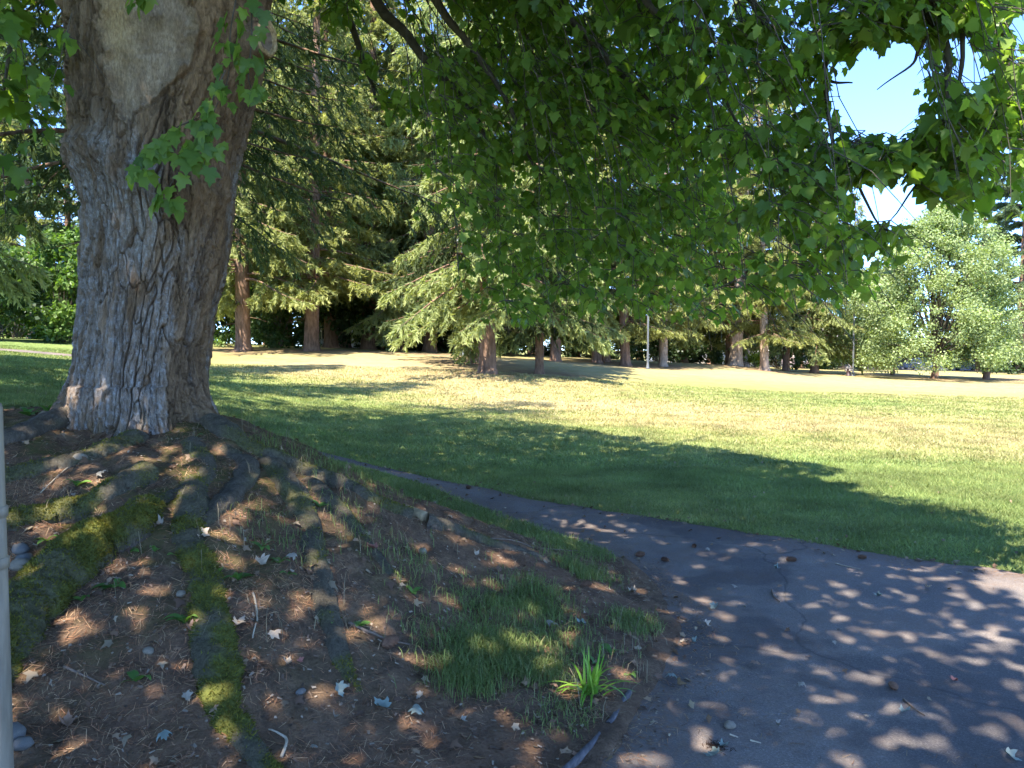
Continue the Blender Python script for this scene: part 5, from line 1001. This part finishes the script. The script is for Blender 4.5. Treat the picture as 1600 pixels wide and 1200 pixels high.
# cones, stones, twigs, edging
def cone_mesh():
    m = MB(); m.lathe([(0, 0), (.009, .003), (.013, .018), (.011, .04), (.004, .058), (0, .06)], 8)
    for k in range(70):
        f = k / 70; z = .004 + .054 * f; r_ = .012 * math.sin(math.pi * (.18 + .74 * f)) + .002; a = k * 2.399; c, s = math.cos(a), math.sin(a); o_ = r_ + .009 * (1 - .5 * f); w = .0055
        m.add([(r_ * c - w * s, r_ * s + w * c, z), (r_ * c + w * s, r_ * s - w * c, z), (o_ * c + w * .5 * s, o_ * s - w * .5 * c, z + .007), (o_ * c - w * .5 * s, o_ * s + w * .5 * c, z + .007)], None, [[0, 1, 2, 3]])
    return m.mesh('pine_cone')
CM = cone_mesh(); cmat = plain('cone_scale', (.16, .085, .05), .8, .3, 60, .2)
for a_, b_, s_, lb in ((597, 1032, 1.4, 'brown pine cone on the bank above the pale leaves'), (993, 872, 1.2, 'dark pine cone on the asphalt where it meets the bank'), (1033, 878, 1.0, 'dark pine cone on the asphalt right of the bank corner'), (1228, 878, 1.2, 'dark pine cone in the middle of the far asphalt'), (1085, 856, .9, 'small dark pine cone on the far asphalt near the lawn'), (1340, 874, 1.0, 'dark pine cone at the lawn side of the right asphalt'), (728, 764, 1.1, 'pine cone at the lawn edge of the narrow path'), (706, 783, 1.1, 'pine cone in the middle of the narrow path'), (907, 926, 1.1, 'pine cone half hidden in grass on the bank'), (1402, 1084, .9, 'small dark cone near the sun flecks on the right asphalt')):
    o = link('pine_cone', CM, cmat); g = Gs(a_, b_); g[2] += .014; lay(o, g, 0, s_); o.rotation_euler = (0, 0, 0); o.rotation_mode = 'XYZ'; o.rotation_euler = (R(88), 0, rng.uniform(0, 6.28)); tag(o, lb, 'pine cone', 'fallen pine cones')
def stone_mesh(seed, n1=14, n2=9):
    a = np.arange(n1) * 2 * math.pi / n1; b = np.linspace(-math.pi / 2, math.pi / 2, n2); A, B = np.meshgrid(a, b); d_ = np.stack([np.cos(A) * np.cos(B), np.sin(A) * np.cos(B), np.sin(B)], -1); q = 1 + .16 * fbm(d_[..., 0] * 1.3 + seed, d_[..., 1] * 1.3, d_[..., 2] * 1.3, 3)
    V = (d_ * q[..., None] * [1, .8, .6]).reshape(-1, 3); i = (np.arange(n2 - 1)[:, None] * n1 + np.arange(n1)[None]).ravel(); j = (np.arange(n2 - 1)[:, None] * n1 + (np.arange(n1)[None] + 1) % n1).ravel(); return make_mesh('stone', V, [np.stack([i, j, j + n1, i + n1], 1)], smooth=True)
stm = [plain('stone_grey', (.12, .115, .105), .85, .25, 25, .3), plain('stone_tan', (.2, .165, .12), .85, .25, 25, .3)]
for k, (a_, b_, s_, c_, lb) in enumerate(((33, 902, .05, 1, 'tan round stone in front of the three by the post'), (38, 886, .042, 0, 'grey middle stone of the three by the post'), (32, 871, .045, 0, 'grey stone furthest back of the three by the post'), (125, 728, .04, 1, 'pale stone under the left side of the trunk'), (20, 1170, .05, 0, 'grey stone in the bottom left corner by the post'), (35, 1185, .035, 0, 'small grey stone right of the corner one'), (283, 940, .025, 1, 'small tan stone left of the mossy middle root'), (232, 1028, .025, 1, 'tan pebble on bare soil left of the middle root'), (470, 1093, .022, 0, 'grey pebble right of the middle root'), (660, 870, .03, 1, 'tan pebble on the upper right bank'), (1140, 1140, .028, 1, 'brown pebble on the asphalt above the dark clump'))):
    o = link('stone', stone_mesh(k), stm[c_]); g = Gs(a_, b_); o.location = (g[0], g[1], g[2] + s_ * .4); o.scale = (s_,) * 3; o.rotation_euler = (0, 0, k * 1.3); tag(o, lb, 'stone', 'stones on the bank')
tw = plain('dead_twig', (.17, .12, .085), .85, .3, 30, .3); twl = plain('pale_twig', (.36, .29, .2), .85, .25, 30, .3)
for pts, r_, mt_, lb in (([(1206, 925), (1209, 935), (1218, 944)], .007, tw, 'short curved twig on the asphalt'), ([(545, 985), (575, 1000), (610, 1012), (640, 1020)], .008, tw, 'dark stick lying across the bank'), ([(700, 838), (760, 850), (830, 862), (930, 868)], .006, tw, 'long thin stick along the top of the right bank'), ([(1412, 1097), (1430, 1112), (1445, 1122)], .006, tw, 'twig in the brown needle drift on the asphalt'), ([(1140, 1154), (1153, 1157)], .005, twl, 'short pale chip of wood on the lower asphalt'), ([(1172, 1163), (1189, 1167)], .005, twl, 'pale chip of wood right of the first on the lower asphalt'), ([(440, 1195), (448, 1175), (440, 1162), (420, 1155)], .007, twl, 'pale hooked twig at the bottom edge'), ([(100, 1055), (130, 1070), (165, 1080)], .006, tw, 'dark twig on the low left of the bank'), ([(395, 940), (402, 975), (395, 1010)], .006, twl, 'pale upright-lying twig right of the mossy middle root'), ([(1305, 882), (1320, 886), (1345, 892)], .004, twl, 'straw-like twig near the lawn side of the asphalt'), ([(170, 700), (110, 735), (60, 790)], .005, twl, 'pale dry stem slanting down below the trunk')):
    p = np.array([Gs(*q_) for q_ in pts]); p[:, 2] += r_ * .9; p = smooth_path(p, 16); p[:, 2] = np.maximum(p[:, 2], Hs(p[:, 0], p[:, 1]) + r_ * .6); m = MB(); m.tube(p - p[0], np.linspace(r_, r_ * .5, 16), 6); o = link('twig', m.mesh('twig', True), mt_, loc=tuple(p[0])); tag(o, lb, 'twig', 'fallen twigs')
def _edge(m, n, L):
    a = noise(n, L, 45, 6, .6, stretch=(1, .2, 1)); c = ramp(n, L, a, [(.3, (.055, .05, .052)), (.7, (.15, .135, .135))]); return bsdf(n, L, c, .85, a, .5, .006, .15)
M['edging'] = mat('weathered_timber', _edge)
for pts, lb in (([(984, 1088), (975, 1103), (958, 1130), (950, 1142)], 'weathered timber edging board at the path edge, upper piece'), ([(944, 1150), (925, 1172), (895, 1205), (860, 1245)], 'weathered timber edging board at the path edge, lower piece')):
    p = smooth_path(np.array([Gs(*q_) for q_ in pts]), 24); t_ = norm(np.gradient(p, axis=0)); s_ = norm(np.cross(t_, [0, 0, 1.0])) * .012; up = np.array([0, 0, 1.0]); top = p + up * (.02 + .004 * fbm(p[:, 0] * 9, p[:, 1] * 9, 1, 2))[:, None]; bot = p - up * .06
    V = np.stack([bot - s_, bot + s_, top + s_, top + s_ * .7 + up * .005, top - s_ * .7 + up * .005, top - s_], 1).reshape(-1, 3) - p[0]; k = np.arange(23)[:, None] * 6; Q = np.concatenate([k + [a_, (a_ + 1) % 6, (a_ + 1) % 6 + 6, a_ + 6] for a_ in range(6)]); m = MB(); m.add(V, None, np.concatenate([Q, [[0, 1, 2, 3], [0, 3, 4, 5], [138, 141, 140, 139], [138, 143, 142, 141]]])); o = link('timber_edging', m.mesh('timber_edging'), M['edging'], loc=tuple(p[0])); tag(o, lb, 'edging')
# a small dark heap of trodden debris on the asphalt
g = Gs(1113, 1172); n_ = 260; a = rng.normal(size=(n_, 2)) * [.035, .022]; b = np.stack([a[:, 0], a[:, 1], .014 * np.exp(-(a ** 2).sum(1) * 700) * rng.random(n_) + .002], 1); dd = norm(rng.normal(size=(n_, 3)) * [1, 1, .3]); s_ = norm(np.cross(dd, [0, 0, 1.0])) * .0025; L_ = rng.uniform(.01, .03, (n_, 1))
V = np.stack([b - s_, b + s_, b + dd * L_], 1).reshape(-1, 3); V[:, 2] = np.maximum(V[:, 2], .001); o = link('debris_heap', make_mesh('debris_heap', V, [np.arange(len(V)).reshape(-1, 3)], np.tile([.05, .03, .02], (len(V), 1))), M['litter'], loc=tuple(g)); tag(o, 'small dark heap of needle debris at the bottom edge of the asphalt', 'debris'); o['kind'] = 'stuff'
